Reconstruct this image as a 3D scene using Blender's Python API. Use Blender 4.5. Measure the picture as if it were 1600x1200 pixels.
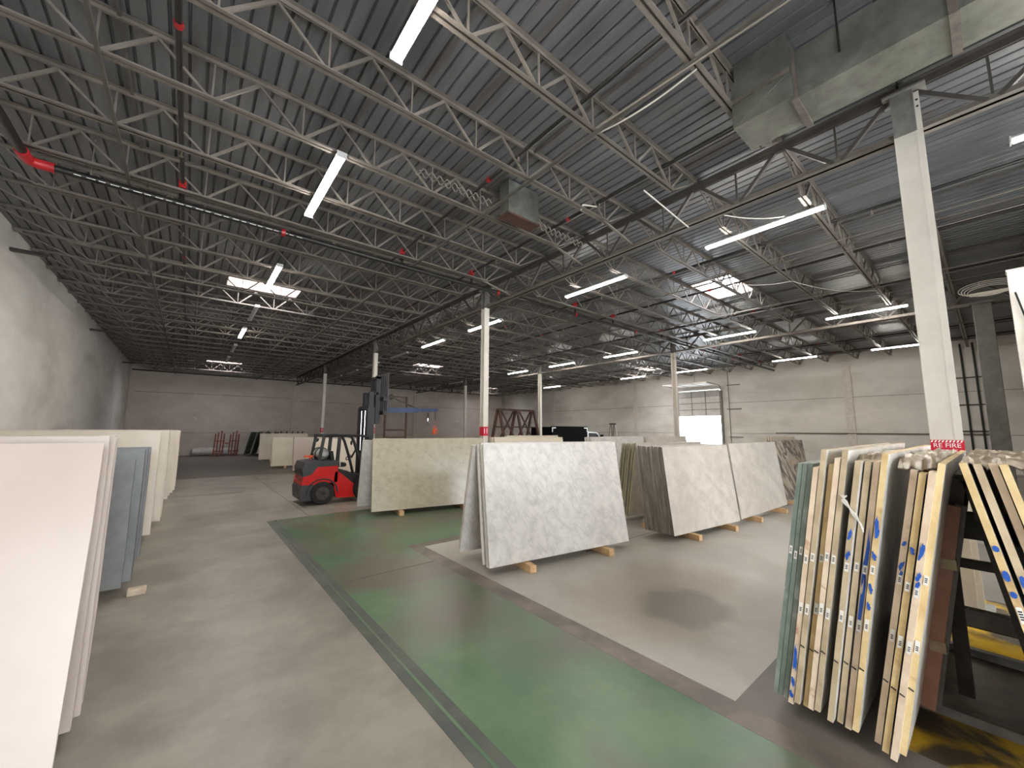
import bpy, math, random
from mathutils import Vector, Matrix
random.seed(7)
for o in list(bpy.data.objects): bpy.data.objects.remove(o, do_unlink=True)
scene = bpy.context.scene
COL = scene.collection
PI = math.pi
U = 1.27            # metres per design unit (everything below is laid out in design units)

# ------------------------------------------------------------------ camera
EYE = 1.75
yaw, pitch, roll = math.radians(39.35), math.radians(6.73), math.radians(0.2)
fw = Vector((math.sin(yaw)*math.cos(pitch), math.cos(yaw)*math.cos(pitch), math.sin(pitch)))
r0 = Vector((math.cos(yaw), -math.sin(yaw), 0)); u0 = r0.cross(fw)
rr = r0*math.cos(roll) + u0*math.sin(roll); uu = -r0*math.sin(roll) + u0*math.cos(roll)
cam = bpy.data.cameras.new('camera'); cam.sensor_width = 36; cam.lens = 612/1600*36; cam.clip_end = 300; cam.clip_start = .05
co = bpy.data.objects.new('camera', cam); COL.objects.link(co)
M = Matrix.Identity(4)
for i in range(3):
    M[i][0], M[i][1], M[i][2] = rr[i], uu[i], -fw[i]
M[0][3], M[1][3], M[2][3] = 0, 0, EYE*U
co.matrix_world = M
scene.camera = co

# ------------------------------------------------------------------ sky, daylight, exposure
TUBE = 60.0         # strength of the lit tubes
SKYLIGHT = 14.0      # strength of the roof-light panes
w = bpy.data.worlds.new('sky'); scene.world = w; w.use_nodes = True
bg = w.node_tree.nodes['Background']; bg.inputs['Color'].default_value = (.86, .93, 1, 1); bg.inputs['Strength'].default_value = 7.0
def daylight(name, loc, rot, sx, sy, power, color=(1, .97, .92)):
    l = bpy.data.lights.new(name, 'AREA'); l.shape = 'RECTANGLE'; l.size = sx*U; l.size_y = sy*U
    l.energy = power; l.color = color
    o = bpy.data.objects.new(name, l); COL.objects.link(o); o.location = Vector(loc)*U; o.rotation_euler = rot
    return o
# daylight entering the two open dock doors in the wall behind the camera, and the roll-up door in the right wall
daylight('dock_daylight', (-.3, -5.05, 1.9), (PI/2, 0, 0), 3.6, 3.6, 92)
daylight('dock_daylight', (7.0, -5.05, 1.9), (PI/2, 0, 0), 3.6, 3.6, 120)
daylight('door_daylight', (26.75, 12.32, 1.4), (PI/2, 0, PI/2), 2.7, 2.6, 260, (.86, .93, 1))
vs = scene.view_settings
vs.view_transform = 'Standard'; vs.look = 'None'; vs.gamma = 1; vs.exposure = 0.9; vs.use_curve_mapping = False

# ------------------------------------------------------------------ materials
MATS = {}
def S(c):  # sRGB 0-255 -> linear
    return tuple(((v/255+.055)/1.055)**2.4 if v/255 > .04045 else v/255/12.92 for v in c) + (1,)
def mat(name, c1, c2=None, scale=4, rough=.5, metal=0, bump=0, ramp=(.38, .62), stretch=(1, 1, 1), detail=6, c3=None, scale3=.7, ramp3=(.5, .7), rnd=False, rvar=0, spec=.5, emit=None, strength=0, bscale=None, coat=0):
    m = bpy.data.materials.new(name); m.use_nodes = True; MATS[name] = m
    nt = m.node_tree; N = nt.nodes; L = nt.links; b = N['Principled BSDF']
    b.inputs['Base Color'].default_value = S(c1); b.inputs['Roughness'].default_value = rough; b.inputs['Metallic'].default_value = metal
    b.inputs['Specular IOR Level'].default_value = spec; b.inputs['Coat Weight'].default_value = coat
    if emit: b.inputs['Emission Color'].default_value = S(emit); b.inputs['Emission Strength'].default_value = strength
    if c2 or bump or c3:
        tc = N.new('ShaderNodeTexCoord'); mp = N.new('ShaderNodeMapping'); mp.inputs['Scale'].default_value = stretch
        L.new(tc.outputs['Object'], mp.inputs['Vector'])
        if rnd:
            oi = N.new('ShaderNodeObjectInfo'); vm = N.new('ShaderNodeVectorMath'); vm.operation = 'SCALE'
            vm.inputs[0].default_value = (37, 53, 71); L.new(oi.outputs['Random'], vm.inputs['Scale']); L.new(vm.outputs[0], mp.inputs['Location'])
    if c2:
        n = N.new('ShaderNodeTexNoise'); n.inputs['Scale'].default_value = scale; n.inputs['Detail'].default_value = detail; n.inputs['Roughness'].default_value = .65
        L.new(mp.outputs[0], n.inputs['Vector'])
        cr = N.new('ShaderNodeValToRGB'); cr.color_ramp.elements[0].position, cr.color_ramp.elements[1].position = ramp
        cr.color_ramp.elements[0].color = S(c1); cr.color_ramp.elements[1].color = S(c2)
        L.new(n.outputs['Fac'], cr.inputs['Fac']); out = cr.outputs['Color']
        if c3:
            n3 = N.new('ShaderNodeTexNoise'); n3.inputs['Scale'].default_value = scale3; n3.inputs['Detail'].default_value = 8; n3.inputs['Distortion'].default_value = .6
            L.new(mp.outputs[0], n3.inputs['Vector'])
            c = N.new('ShaderNodeValToRGB'); c.color_ramp.elements[0].position, c.color_ramp.elements[1].position = ramp3
            L.new(n3.outputs['Fac'], c.inputs['Fac'])
            mx = N.new('ShaderNodeMix'); mx.data_type = 'RGBA'; L.new(c.outputs['Color'], mx.inputs['Factor']); L.new(out, mx.inputs['A']); mx.inputs['B'].default_value = S(c3); out = mx.outputs['Result']
        L.new(out, b.inputs['Base Color'])
        if rvar:
            mr = N.new('ShaderNodeMapRange'); mr.inputs['To Min'].default_value = rough-rvar; mr.inputs['To Max'].default_value = rough+rvar
            L.new(n.outputs['Fac'], mr.inputs['Value']); L.new(mr.outputs[0], b.inputs['Roughness'])
    if bump:
        nb = N.new('ShaderNodeTexNoise'); nb.inputs['Scale'].default_value = bscale or scale*4; nb.inputs['Detail'].default_value = 5; L.new(mp.outputs[0], nb.inputs['Vector'])
        bp = N.new('ShaderNodeBump'); bp.inputs['Strength'].default_value = bump; bp.inputs['Distance'].default_value = .02
        L.new(nb.outputs['Fac'], bp.inputs['Height']); L.new(bp.outputs[0], b.inputs['Normal'])
    return m
def veins(name, c1, c2, c3, scale=2.2, rough=.12, dist=2.5, ang=.5, fine=9, width=(.02, .10), amount=.7):
    """polished stone: cloudy ground, mottling and drawn-out veins"""
    m = mat(name, c1, c2, scale=fine, rough=rough, rnd=True, ramp=(.42, .74), detail=9)
    nt = m.node_tree; N = nt.nodes; L = nt.links; b = N['Principled BSDF']
    mp = next(n for n in N if n.type == 'MAPPING'); mp.inputs['Rotation'].default_value = (0, ang, 0)
    src = b.inputs['Base Color'].links[0].from_socket
    n = N.new('ShaderNodeTexNoise'); n.inputs['Scale'].default_value = scale; n.inputs['Detail'].default_value = 8; n.inputs['Distortion'].default_value = dist
    m2 = N.new('ShaderNodeMapping'); m2.inputs['Scale'].default_value = (1, 1, .35); L.new(mp.outputs[0], m2.inputs[0]); L.new(m2.outputs[0], n.inputs['Vector'])
    s = N.new('ShaderNodeMath'); s.operation = 'SUBTRACT'; s.inputs[1].default_value = .5; L.new(n.outputs['Fac'], s.inputs[0])
    a = N.new('ShaderNodeMath'); a.operation = 'ABSOLUTE'; L.new(s.outputs[0], a.inputs[0])
    mr = N.new('ShaderNodeMapRange'); mr.inputs['From Min'].default_value, mr.inputs['From Max'].default_value = width; mr.inputs['To Min'].default_value = amount; mr.inputs['To Max'].default_value = 0
    L.new(a.outputs[0], mr.inputs['Value'])
    mx = N.new('ShaderNodeMix'); mx.data_type = 'RGBA'; L.new(mr.outputs[0], mx.inputs['Factor']); L.new(src, mx.inputs['A']); mx.inputs['B'].default_value = S(c3)
    L.new(mx.outputs['Result'], b.inputs['Base Color'])
    return m

mat('concrete', (126, 120, 110), (152, 145, 134), scale=1.3, rough=.42, rvar=.12, c3=(106, 100, 91), scale3=.8, ramp3=(.52, .78), bump=.06, bscale=14)
mat('dark_concrete', (97, 90, 83), (114, 106, 98), scale=1.1, rough=.5, rvar=.1, bump=.05, bscale=14)
mat('light_concrete', (158, 153, 144), (174, 169, 160), scale=.8, rough=.4, rvar=.1, c3=(138, 128, 114), scale3=.6, ramp3=(.5, .8))
mat('green_paint', (78, 108, 80), (104, 128, 98), scale=1.0, rough=.35, rvar=.1, c3=(104, 96, 84), scale3=.65, ramp3=(.42, .62), bump=.04, bscale=10)
mat('border_paint', (74, 78, 74), (92, 95, 88), scale=2.5, rough=.45, c3=(86, 96, 66), scale3=3, ramp3=(.55, .75))
mat('brown_strip', (104, 94, 86), (126, 114, 104), scale=2.5, rough=.5, c3=(90, 84, 78), scale3=2)
mat('yellow_paint', (214, 172, 30), (190, 150, 28), scale=3, rough=.4, c3=(70, 58, 42), scale3=2.0, ramp3=(.46, .56))
mat('dark_wear', (70, 60, 48), (96, 86, 70), scale=5, rough=.4, c3=(40, 34, 28), scale3=3)
mat('joint', (96, 90, 82), rough=.8)
mat('wall_concrete', (212, 206, 199), (222, 217, 210), scale=.7, rough=.8, c3=(186, 178, 170), scale3=.35, ramp3=(.45, .8), bump=.05, bscale=20, stretch=(1, 1, 2.2))
mat('wall_far_concrete', (204, 191, 180), (216, 204, 194), scale=.8, rough=.8, c3=(236, 230, 222), scale3=2.6, ramp3=(.70, .73), bump=.05, bscale=20, stretch=(1, 1, 1.6))
mat('wall_stain', (120, 108, 98), rough=.85)
mat('patch', (216, 208, 198), (200, 192, 182), scale=8, rough=.8)
mat('deck', (98, 100, 103), (118, 119, 122), scale=1.2, rough=.45, metal=.25, stretch=(3, .35, 1), c3=(86, 78, 72), scale3=1.1, ramp3=(.58, .78), rnd=True, rvar=.1)
mat('joist_paint', (124, 116, 108), (106, 99, 92), scale=3, rough=.55, rnd=True)
mat('girder_paint', (92, 87, 82), (76, 72, 68), scale=3, rough=.55, rnd=True)
mat('column_white', (226, 220, 210), (216, 209, 198), scale=2, rough=.45)
mat('column_bare', (136, 134, 128), (120, 118, 114), scale=9, rough=.6)
mat('column_grey', (128, 126, 122), (112, 110, 106), scale=5, rough=.75)
mat('black_pipe', (26, 25, 25), (40, 38, 36), scale=6, rough=.38)
mat('stencil_white', (225, 225, 222), rough=.6)
mat('red_fitting', (190, 40, 46), (160, 30, 36), scale=6, rough=.4)
mat('conduit', (140, 132, 122), rough=.45, metal=.4)
mat('galvanised', (152, 153, 145), (126, 128, 121), scale=3.5, rough=.34, metal=.75, rvar=.08, c3=(176, 180, 172), scale3=1.5, ramp3=(.55, .7))
mat('duct_tape', (84, 76, 70), (112, 104, 96), scale=9, rough=.5)
mat('cable_white', (214, 208, 200), rough=.5)
mat('cable_black', (22, 21, 20), rough=.5)
mat('tube_lit', (255, 252, 244), emit=(255, 250, 240), strength=TUBE)
mat('tube_off', (196, 198, 200), rough=.35)
mat('fixture_white', (200, 200, 198), rough=.5)
mat('skylight_pane', (235, 238, 240), rough=.3, emit=(244, 247, 255), strength=SKYLIGHT)
mat('skylight_frame', (186, 168, 156), (160, 142, 130), scale=6, rough=.6)
mat('pine', (206, 172, 128), (186, 148, 104), scale=5, stretch=(1, 8, 8), rough=.6, rnd=True)
mat('rack_steel', (52, 48, 45), (70, 64, 60), scale=6, rough=.5, metal=.3)
mat('rack_grey', (116, 112, 106), (92, 88, 83), scale=6, rough=.5)
mat('rack_rust', (88, 58, 46), (64, 44, 38), scale=6, rough=.7)
mat('rack_red', (150, 84, 68), (122, 62, 50), scale=8, rough=.6)
mat('pink_board', (166, 120, 100), (146, 102, 84), scale=5, rough=.6)
mat('film', (178, 158, 128), (146, 126, 100), scale=7, rough=.28, bump=.5, bscale=12)
mat('film_white', (214, 210, 206), (190, 186, 182), scale=7, rough=.3, bump=.5, bscale=12)
# stone
mat('stone_pale', (188, 173, 163), (181, 166, 155), scale=1.2, rough=.33, rnd=True)
mat('stone_pale_edge', (206, 198, 189), (150, 141, 130), scale=6, rough=.6, ramp=(.55, .75), stretch=(1, 1, .6), rnd=True)
mat('stone_slate', (132, 133, 134), (112, 114, 116), scale=2.4, rough=.35, rnd=True, detail=8)
mat('stone_slate_edge', (36, 36, 39), (92, 91, 90), scale=5, rough=.6, ramp=(.45, .7), rnd=True)
mat('stone_cream', (226, 214, 196), (216, 202, 182), scale=1.5, rough=.3, rnd=True)
mat('stone_cream_edge', (222, 208, 186), (190, 172, 148), scale=6, rough=.6, rnd=True)
veins('stone_white_marble', (206, 200, 193), (180, 174, 169), (134, 130, 128), scale=8, fine=8, rough=.34, amount=.24, ang=.6, dist=.3, width=(.0, .045))
mat('stone_white_edge', (228, 222, 212), (196, 188, 176), scale=7, rough=.5, rnd=True, stretch=(1, 1, .4))
veins('stone_tan', (186, 176, 156), (170, 158, 137), (146, 134, 113), scale=1.8, fine=7, rough=.2, amount=.3, ang=.9, dist=1.2, width=(0, .02))
mat('stone_tan_edge', (206, 196, 176), (184, 170, 148), scale=7, rough=.5, rnd=True)
veins('stone_taupe', (204, 195, 184), (180, 170, 159), (156, 144, 134), scale=1.6, fine=6, rough=.3, amount=.28, ang=1.0, dist=.9, width=(0, .12))
mat('stone_taupe_edge', (104, 98, 92), (150, 142, 132), scale=8, rough=.55, stretch=(1, 1, .25), rnd=True)
veins('stone_dark_vein', (188, 172, 154), (150, 136, 122), (56, 50, 48), scale=1.6, fine=4, rough=.14, amount=.9, ang=.9, width=(.01, .07))
mat('stone_green', (112, 124, 115), (132, 142, 133), scale=9, rough=.4, rnd=True, c3=(166, 174, 166), scale3=5, ramp3=(.58, .7))
mat('stone_greenish_edge', (182, 174, 142), (142, 136, 108), scale=7, rough=.6, rnd=True, stretch=(1, 1, .3))
mat('stone_gold_edge', (232, 206, 156), (212, 180, 128), scale=5, rough=.55, rnd=True, c3=(172, 130, 84), scale3=6, ramp3=(.6, .75))
mat('stone_sand_edge', (208, 188, 156), (180, 160, 130), scale=5, rough=.55, rnd=True, c3=(206, 186, 156), scale3=6)
mat('stone_blush_edge', (236, 214, 188), (220, 194, 166), scale=6, rough=.55, rnd=True, c3=(176, 124, 96), scale3=7, ramp3=(.62, .72))
mat('stone_white_face', (232, 228, 220), (214, 209, 200), scale=6, rough=.22, rnd=True)
mat('stone_dark_green', (58, 70, 62), (82, 92, 84), scale=3, rough=.3, rnd=True)
mat('paper', (236, 232, 224), rough=.6)
mat('ink', (46, 40, 40), rough=.6)
mat('blue_spray', (30, 78, 168), (44, 98, 190), scale=20, rough=.5)
mat('fire_red', (206, 24, 56), rough=.4)
mat('fire_white', (248, 246, 244), rough=.4)
# vehicles
mat('lift_red', (206, 22, 20), (190, 16, 16), scale=2, rough=.25, coat=.4)
mat('lift_black', (20, 19, 20), (28, 27, 28), scale=4, rough=.45)
mat('lift_grey', (48, 48, 50), (58, 57, 58), scale=4, rough=.5)
mat('rubber', (24, 23, 23), (36, 34, 33), scale=8, rough=.8)
mat('rim', (74, 66, 60), (56, 50, 46), scale=8, rough=.6)
mat('chrome', (210, 212, 214), rough=.15, metal=1)
mat('tank_steel', (186, 186, 184), rough=.25, metal=.45)
mat('boom_blue', (52, 74, 112), (44, 62, 96), scale=4, rough=.45)
mat('orange', (222, 92, 44), (200, 78, 38), scale=6, rough=.5)
mat('truck_white', (222, 222, 220), rough=.3)
mat('truck_black', (12, 12, 13), rough=.9, spec=.1)
mat('glass_dark', (40, 48, 50), rough=.08, spec=.8)
mat('door_panel', (206, 202, 198), (196, 192, 188), scale=3, rough=.5)
mat('door_rib', (120, 116, 112), rough=.5)

# ------------------------------------------------------------------ mesh builder
class MB:
    def __init__(s): s.v = []; s.f = []; s.m = []
    def poly(s, pts, faces, mi=0):
        k = len(s.v); s.v += [tuple(p) for p in pts]
        for f in faces: s.f.append(tuple(i+k for i in f)); s.m.append(mi)
        return s
    def box(s, x0, x1, y0, y1, z0, z1, mi=0):
        return s.poly([(x0,y0,z0),(x1,y0,z0),(x1,y1,z0),(x0,y1,z0),(x0,y0,z1),(x1,y0,z1),(x1,y1,z1),(x0,y1,z1)],
                      [(0,3,2,1),(4,5,6,7),(0,1,5,4),(1,2,6,5),(2,3,7,6),(3,0,4,7)], mi)
    def cbox(s, x0, x1, y0, y1, z0, z1, c=.01, mi=0):
        """box with bevelled vertical and top edges (octagonal plan, inset top)"""
        def ring(z, i): return [(x0+c+i,y0+i,z),(x1-c-i,y0+i,z),(x1-i,y0+c+i,z),(x1-i,y1-c-i,z),(x1-c-i,y1-i,z),(x0+c+i,y1-i,z),(x0+i,y1-c-i,z),(x0+i,y0+c+i,z)]
        pts = ring(z0+c, 0)+ring(z1-c, 0)+ring(z1, c*.7)+ring(z0, c*.7)
        fs = [(i,(i+1)%8,8+(i+1)%8,8+i) for i in range(8)]+[(8+i,8+(i+1)%8,16+(i+1)%8,16+i) for i in range(8)]+[(24+i,24+(i+1)%8,(i+1)%8,i) for i in range(8)]
        fs += [tuple(range(16,24)), tuple(range(31,23,-1))]
        return s.poly(pts, fs, mi)
    def bar(s, p, q, wd, ht=None, mi=0, up=(0,0,1)):
        p, q = Vector(p), Vector(q); d = (q-p).normalized(); ht = ht or wd
        a = d.cross(Vector(up));
        if a.length < 1e-4: a = d.cross(Vector((1,0,0)))
        a.normalize(); b = a.cross(d); a *= wd/2; b *= ht/2
        return s.poly([p-a-b,p+a-b,p+a+b,p-a+b,q-a-b,q+a-b,q+a+b,q-a+b], [(0,3,2,1),(4,5,6,7),(0,1,5,4),(1,2,6,5),(2,3,7,6),(3,0,4,7)], mi)
    def tube(s, pts, r, seg=8, mi=0, caps=True):
        pts = [Vector(p) for p in pts]; n = len(pts); k = len(s.v); prev = None
        rs = r if isinstance(r, (list, tuple)) else [r]*n
        for i, p in enumerate(pts):
            d = (pts[min(i+1,n-1)]-pts[max(i-1,0)]).normalized()
            if prev is None:
                a = d.cross(Vector((0,0,1)));
                if a.length < 1e-3: a = d.cross(Vector((1,0,0)))
            else: a = prev - d*prev.dot(d)
            a.normalize(); prev = a; b = d.cross(a)
            for j in range(seg):
                t = 2*PI*j/seg; s.v.append(tuple(p + (a*math.cos(t)+b*math.sin(t))*rs[i]))
        for i in range(n-1):
            for j in range(seg):
                s.f.append((k+i*seg+j, k+i*seg+(j+1)%seg, k+(i+1)*seg+(j+1)%seg, k+(i+1)*seg+j)); s.m.append(mi)
        if caps:
            s.f.append(tuple(k+j for j in reversed(range(seg)))); s.m.append(mi)
            s.f.append(tuple(k+(n-1)*seg+j for j in range(seg))); s.m.append(mi)
        return s
    def prism(s, poly, axis, a, b, mi=0, side=None):
        """2D outline extruded along an axis: 'y' -> outline in (x,z), 'x' -> (y,z), 'z' -> (x,y)"""
        n = len(poly); side = mi if side is None else side
        def P(p, t): return {'y': (p[0], t, p[1]), 'x': (t, p[0], p[1]), 'z': (p[0], p[1], t)}[axis]
        k = len(s.v); s.v += [P(p, a) for p in poly]+[P(p, b) for p in poly]
        s.f += [tuple(k+i for i in range(n)), tuple(k+n+i for i in reversed(range(n)))]; s.m += [mi, mi]
        for i in range(n): s.f.append((k+i, k+n+i, k+n+(i+1)%n, k+(i+1)%n)); s.m.append(side)
        return s
    def mesh(s, name, mats, smooth=False):
        me = bpy.data.meshes.new(name); me.from_pydata(s.v, [], s.f)
        for m in (mats if isinstance(mats, (list, tuple)) else [mats]): me.materials.append(MATS[m])
        me.polygons.foreach_set('material_index', s.m)
        if smooth: me.polygons.foreach_set('use_smooth', [True]*len(s.f))
        me.update()
        import bmesh
        bm = bmesh.new(); bm.from_mesh(me); bmesh.ops.recalc_face_normals(bm, faces=bm.faces); bm.to_mesh(me); bm.free()
        if smooth:
            try: me.set_sharp_from_angle(angle=math.radians(38))
            except Exception: pass
        return me
    def build(s, name, mats, parent=None, loc=(0,0,0), rot=(0,0,0), smooth=False, **kw):
        return put(name, s.mesh(name, mats, smooth), parent, loc, rot, **kw)
def put(name, me, parent=None, loc=(0,0,0), rot=(0,0,0), label=None, cat=None, group=None, kind=None):
    o = bpy.data.objects.new(name, me); COL.objects.link(o)
    if parent: o.parent = parent; o.location = loc
    else: o.location = Vector(loc)*U; o.scale = (U, U, U)
    o.rotation_euler = rot
    if label: o['label'] = label
    if cat: o['category'] = cat
    if group: o['group'] = group
    if kind: o['kind'] = kind
    return o
def thing(name, label, cat, loc=(0,0,0), rotz=0, group=None, rot=None):
    return put(name, None, None, loc, rot or (0,0,rotz), label, cat, group)
def B(*a, **k): return MB().box(*a, **k)
ORD = ['first','second','third','fourth','fifth','sixth','seventh','eighth','ninth','tenth','eleventh','twelfth','thirteenth','fourteenth','fifteenth','sixteenth','seventeenth','eighteenth','nineteenth','twentieth']
def ordn(i):
    if i < 20: return ORD[i]
    t = {2:'twenty',3:'thirty'}[(i+1)//10]; u = (i+1)%10
    return {2:'twentieth',3:'thirtieth'}[(i+1)//10] if u == 0 else t+'-'+ORD[u-1]

# ------------------------------------------------------------------ layout constants (design units)
XL, XR, YF, YB = -3.1, 26.4, 33.96, -5.0
G1, G2 = 6.2, 16.2                       # the two girder lines
J0, JS = .36, 1.2                        # first joist, joist spacing
DECK = 5.86; JB = 5.36                   # deck underside, joist bottom
COLY = [.36, 8.76, 17.16, 25.56]

# ================================================================== SETTING
floor = put('floor', B(XL-.2, XR+.2, YB-.2, YF+.2, -.3, 0).mesh('floor', 'concrete'), kind='structure')
def zone(name, x0, x1, y0, y1, m, top=.002):
    return B(x0, x1, y0, y1, .0005, top).build(name, m, floor)
zone('green_aisle', 1.46, 2.69, YB+.02, 8.97, 'green_paint')
zone('green_cross_aisle', 2.69, 6.6, 5.78, 8.97, 'green_paint')
zone('aisle_border', 1.29, 1.46, YB+.02, 8.97, 'border_paint', .0026)
B(1.365, 1.385, YB+.02, 8.97, .0005, .004).build('border_line', 'green_paint', floor)
zone('concrete_strip', 2.69, 2.89, YB+.02, 5.78, 'brown_strip', .003)
zone('concrete_strip', 2.89, 6.6, 5.6, 5.78, 'brown_strip', .003)
# pale concrete bay with an oil stain
lp = zone('pale_bay', 2.89, 14, 1.22, 5.6, 'light_concrete')
def stain_material():
    m = MATS['light_concrete'].copy(); m.name = 'pale_bay_stained'; MATS['pale_bay_stained'] = m
    N, L = m.node_tree.nodes, m.node_tree.links; b = N['Principled BSDF']; src = b.inputs['Base Color'].links[0].from_socket
    tc = N.new('ShaderNodeTexCoord'); nz = N.new('ShaderNodeTexNoise'); nz.inputs['Scale'].default_value = 3.0; nz.inputs['Detail'].default_value = 10; L.new(tc.outputs['Object'], nz.inputs['Vector'])
    for cx, cy, sx, sy, r, soft, col, amt in ((4.1, 2.3, 1.5, 1.2, .55, .45, (140, 126, 110), .6), (3.98, 2.12, .75, .62, .50, .22, (112, 104, 96), .8)):
        mp = N.new('ShaderNodeMapping'); mp.inputs['Location'].default_value = (-cx/sx, -cy/sy, 0); mp.inputs['Scale'].default_value = (1/sx, 1/sy, 0); L.new(tc.outputs['Object'], mp.inputs[0])
        ln = N.new('ShaderNodeVectorMath'); ln.operation = 'LENGTH'; L.new(mp.outputs[0], ln.inputs[0])
        ad = N.new('ShaderNodeMath'); ad.operation = 'MULTIPLY_ADD'; ad.inputs[1].default_value = .55; L.new(nz.outputs['Fac'], ad.inputs[0]); L.new(ln.outputs['Value'], ad.inputs[2])
        mr = N.new('ShaderNodeMapRange'); mr.inputs['From Min'].default_value = r+.27; mr.inputs['From Max'].default_value = r+.27+soft; mr.inputs['To Min'].default_value = amt; mr.inputs['To Max'].default_value = 0; L.new(ad.outputs[0], mr.inputs['Value'])
        mx = N.new('ShaderNodeMix'); mx.data_type = 'RGBA'; L.new(mr.outputs[0], mx.inputs['Factor']); L.new(src, mx.inputs['A']); mx.inputs['B'].default_value = S(col); src = mx.outputs['Result']
    L.new(src, b.inputs['Base Color'])
stain_material(); lp.data.materials[0] = MATS['pale_bay_stained']
zone('dark_bay', 2.89, 9.8, YB+.02, 1.22, 'dark_concrete')
zone('far_dark_bay', XL, 12, 18.2, YF, 'dark_concrete')
zone('yellow_hatch', 3.22, 6.6, -2.4, .46, 'yellow_paint', .0035)
zone('worn_patch', 3.8, 4.9, -2.2, .40, 'dark_wear', .0045)
for a in ((4.6, 6.6, 3.9, 3.915), (-2.9, 1.29, 13.5, 13.52), (1.3, 2.69, 4.9, 4.915)):
    B(a[0], a[1], a[2], a[3], .0005, .0032).build('floor_joint', 'joint', floor)
B(2.03, 2.04, 9.0, 18, .0005, .0032).build('floor_joint', 'joint', floor)

# walls
wl = B(XL-.2, XL, YB-.2, YF+.2, 0, 6.1).build('wall_left', 'wall_concrete', kind='structure')
wf = B(XL, XR, YF, YF+.2, 0, 6.1).build('wall_far', 'wall_far_concrete', kind='structure')
D0, D1, DT = 10.95, 13.72, 4.45          # roll-up door opening in the right wall
wr = MB().box(XR, XR+.2, YB-.2, D0, 0, 6.1).box(XR, XR+.2, D1, YF+.2, 0, 6.1).box(XR, XR+.2, D0, D1, DT, 6.1).build('wall_right', 'wall_concrete', kind='structure')
bk = MB()
for a, b in ((XL, -2.1), (1.5, 5.2), (8.8, XR)): bk.box(a, b, YB-.2, YB, 0, 6.1)
for a, b in ((-2.1, 1.5), (5.2, 8.8)): bk.box(a, b, YB-.2, YB, 3.7, 6.1)
wb = bk.build('wall_back', 'wall_concrete', kind='structure')
for x, wd in ((G1, .42), (G2, .42), (XL+.16, .3)):
    B(x-wd/2, x+wd/2, YF-.07, YF, 0, 5.6).build('pilaster', 'wall_far_concrete', wf)
for y, wd in ((4.6, .34), (17.2, .3), (26, .3)):
    B(XR-.05, XR, y-wd/2, y+wd/2, 0, 5.3).build('pilaster', 'patch', wr)
for z in (1.6, 3.5):
    for y0, y1 in ((YB, D0-.5), (D1+.4, YF)): B(XR-.006, XR, y0, y1, z, z+.02).build('form_line', 'wall_stain', wr)
for x0, x1, z in ((-2.9, 5.9, 1.5), (-2.9, 5.9, 4.1), (6.5, 15.9, 3.9), (6.5, 15.9, 1.3), (16.5, 26, 3.9)):
    B(x0, x1, YF-.006, YF, z, z+.025).build('form_line', 'wall_stain', wf)
random.seed(3)
for i in range(34):
    x = random.gauss(-.1, 1.0) if i < 22 else random.uniform(-2, 15); z = random.uniform(1.2, 4.4); s = random.uniform(.03, .1)
    B(x, x+s, YF-.008, YF, z, z+s*random.uniform(.6, 2.4)).build('plaster_patch', 'patch', wf)
for y, z, s in ((8.4, 4.4, .25), (8.2, 3.9, .3), (8.05, 3.4, .25), (6.6, 3.8, .08)):
    MB().bar((XR-.004, y, z), (XR-.004, y-.12, z-s), .03, .008, up=(1, 0, 0)).build('plaster_patch', 'patch', wr)
# right-wall steel straps and pipes
for i, y in enumerate((.6, .24)):
    MB().tube([(XR-.35, y, 5.6), (XR-.06, y, 5.15), (XR-.06, y, .6)], .035, 8).build('wall_pipe', 'black_pipe', label=('left' if i == 0 else 'right')+' black vertical pipe on right wall beyond the fire-taped column', cat='pipe', group='pipes on the right wall')
for i, z in enumerate((4.1, 2.9, 1.75)):
    B(XR-.05, XR-.01, -.3, 1.0, z, z+.05).build('pipe_rail', 'black_pipe', label=('upper', 'middle', 'lower')[i]+' black rail crossing the two pipes on the right wall', cat='rail', group='pipe rails on the right wall')
for i, (z, l) in enumerate(((4.62, .8), (3.1, .85), (1.35, .8))):
    B(XR-.06, XR-.005, 9.75, 9.75+l, z, z+.05).build('wall_bar', 'door_rib', label=('top', 'middle', 'bottom')[i]+' short dark bar beside the bright roll-up door', cat='bar', group='bars beside the roll-up door')
MB().tube([(XR-.04, 10.45, 5.5), (XR-.04, 10.45, .4)], .02, 6).build('wall_conduit', 'conduit', label='thin vertical conduit on wall right of the roll-up door', cat='conduit')
B(XR-.05, XR-.01, 0, 8.0, 1.62, 1.67).build('wall_bar', 'wall_stain', label='long low dark line of pipe along the right wall', cat='pipe')

# ceiling: corrugated deck sheets with openings for the roof lights
ceil = put('ceiling', None, kind='structure')
SKY = [(.50, 2.30, 12.42, 13.50), (10.70, 12.50, 4.02, 5.10), (.50, 2.30, 29.22, 30.30), (10.70, 12.50, 22.02, 23.10), (21.5, 23.3, 30.42, 31.5), (22.4, 24.2, 13.62, 14.7)]
SW = .9
def sheet_mesh(wd, ln):
    mb = MB(); n = max(1, round(wd/.15)); p = wd/n; y0, y1 = .006, ln-.006
    prof = []
    for i in range(n):
        a = i*p
        prof += [(a+.003, 0), (a+p-.030, 0), (a+p-.024, .03), (a+p-.008, .03)]
    prof.append((wd-.001, 0))
    k = len(prof)
    mb.poly([(x, y0, z) for x, z in prof]+[(x, y1, z) for x, z in prof], [(i, i+1, k+i+1, k+i) for i in range(k-1)])
    return mb.mesh('deck_sheet', 'deck')
cache = {}
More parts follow.
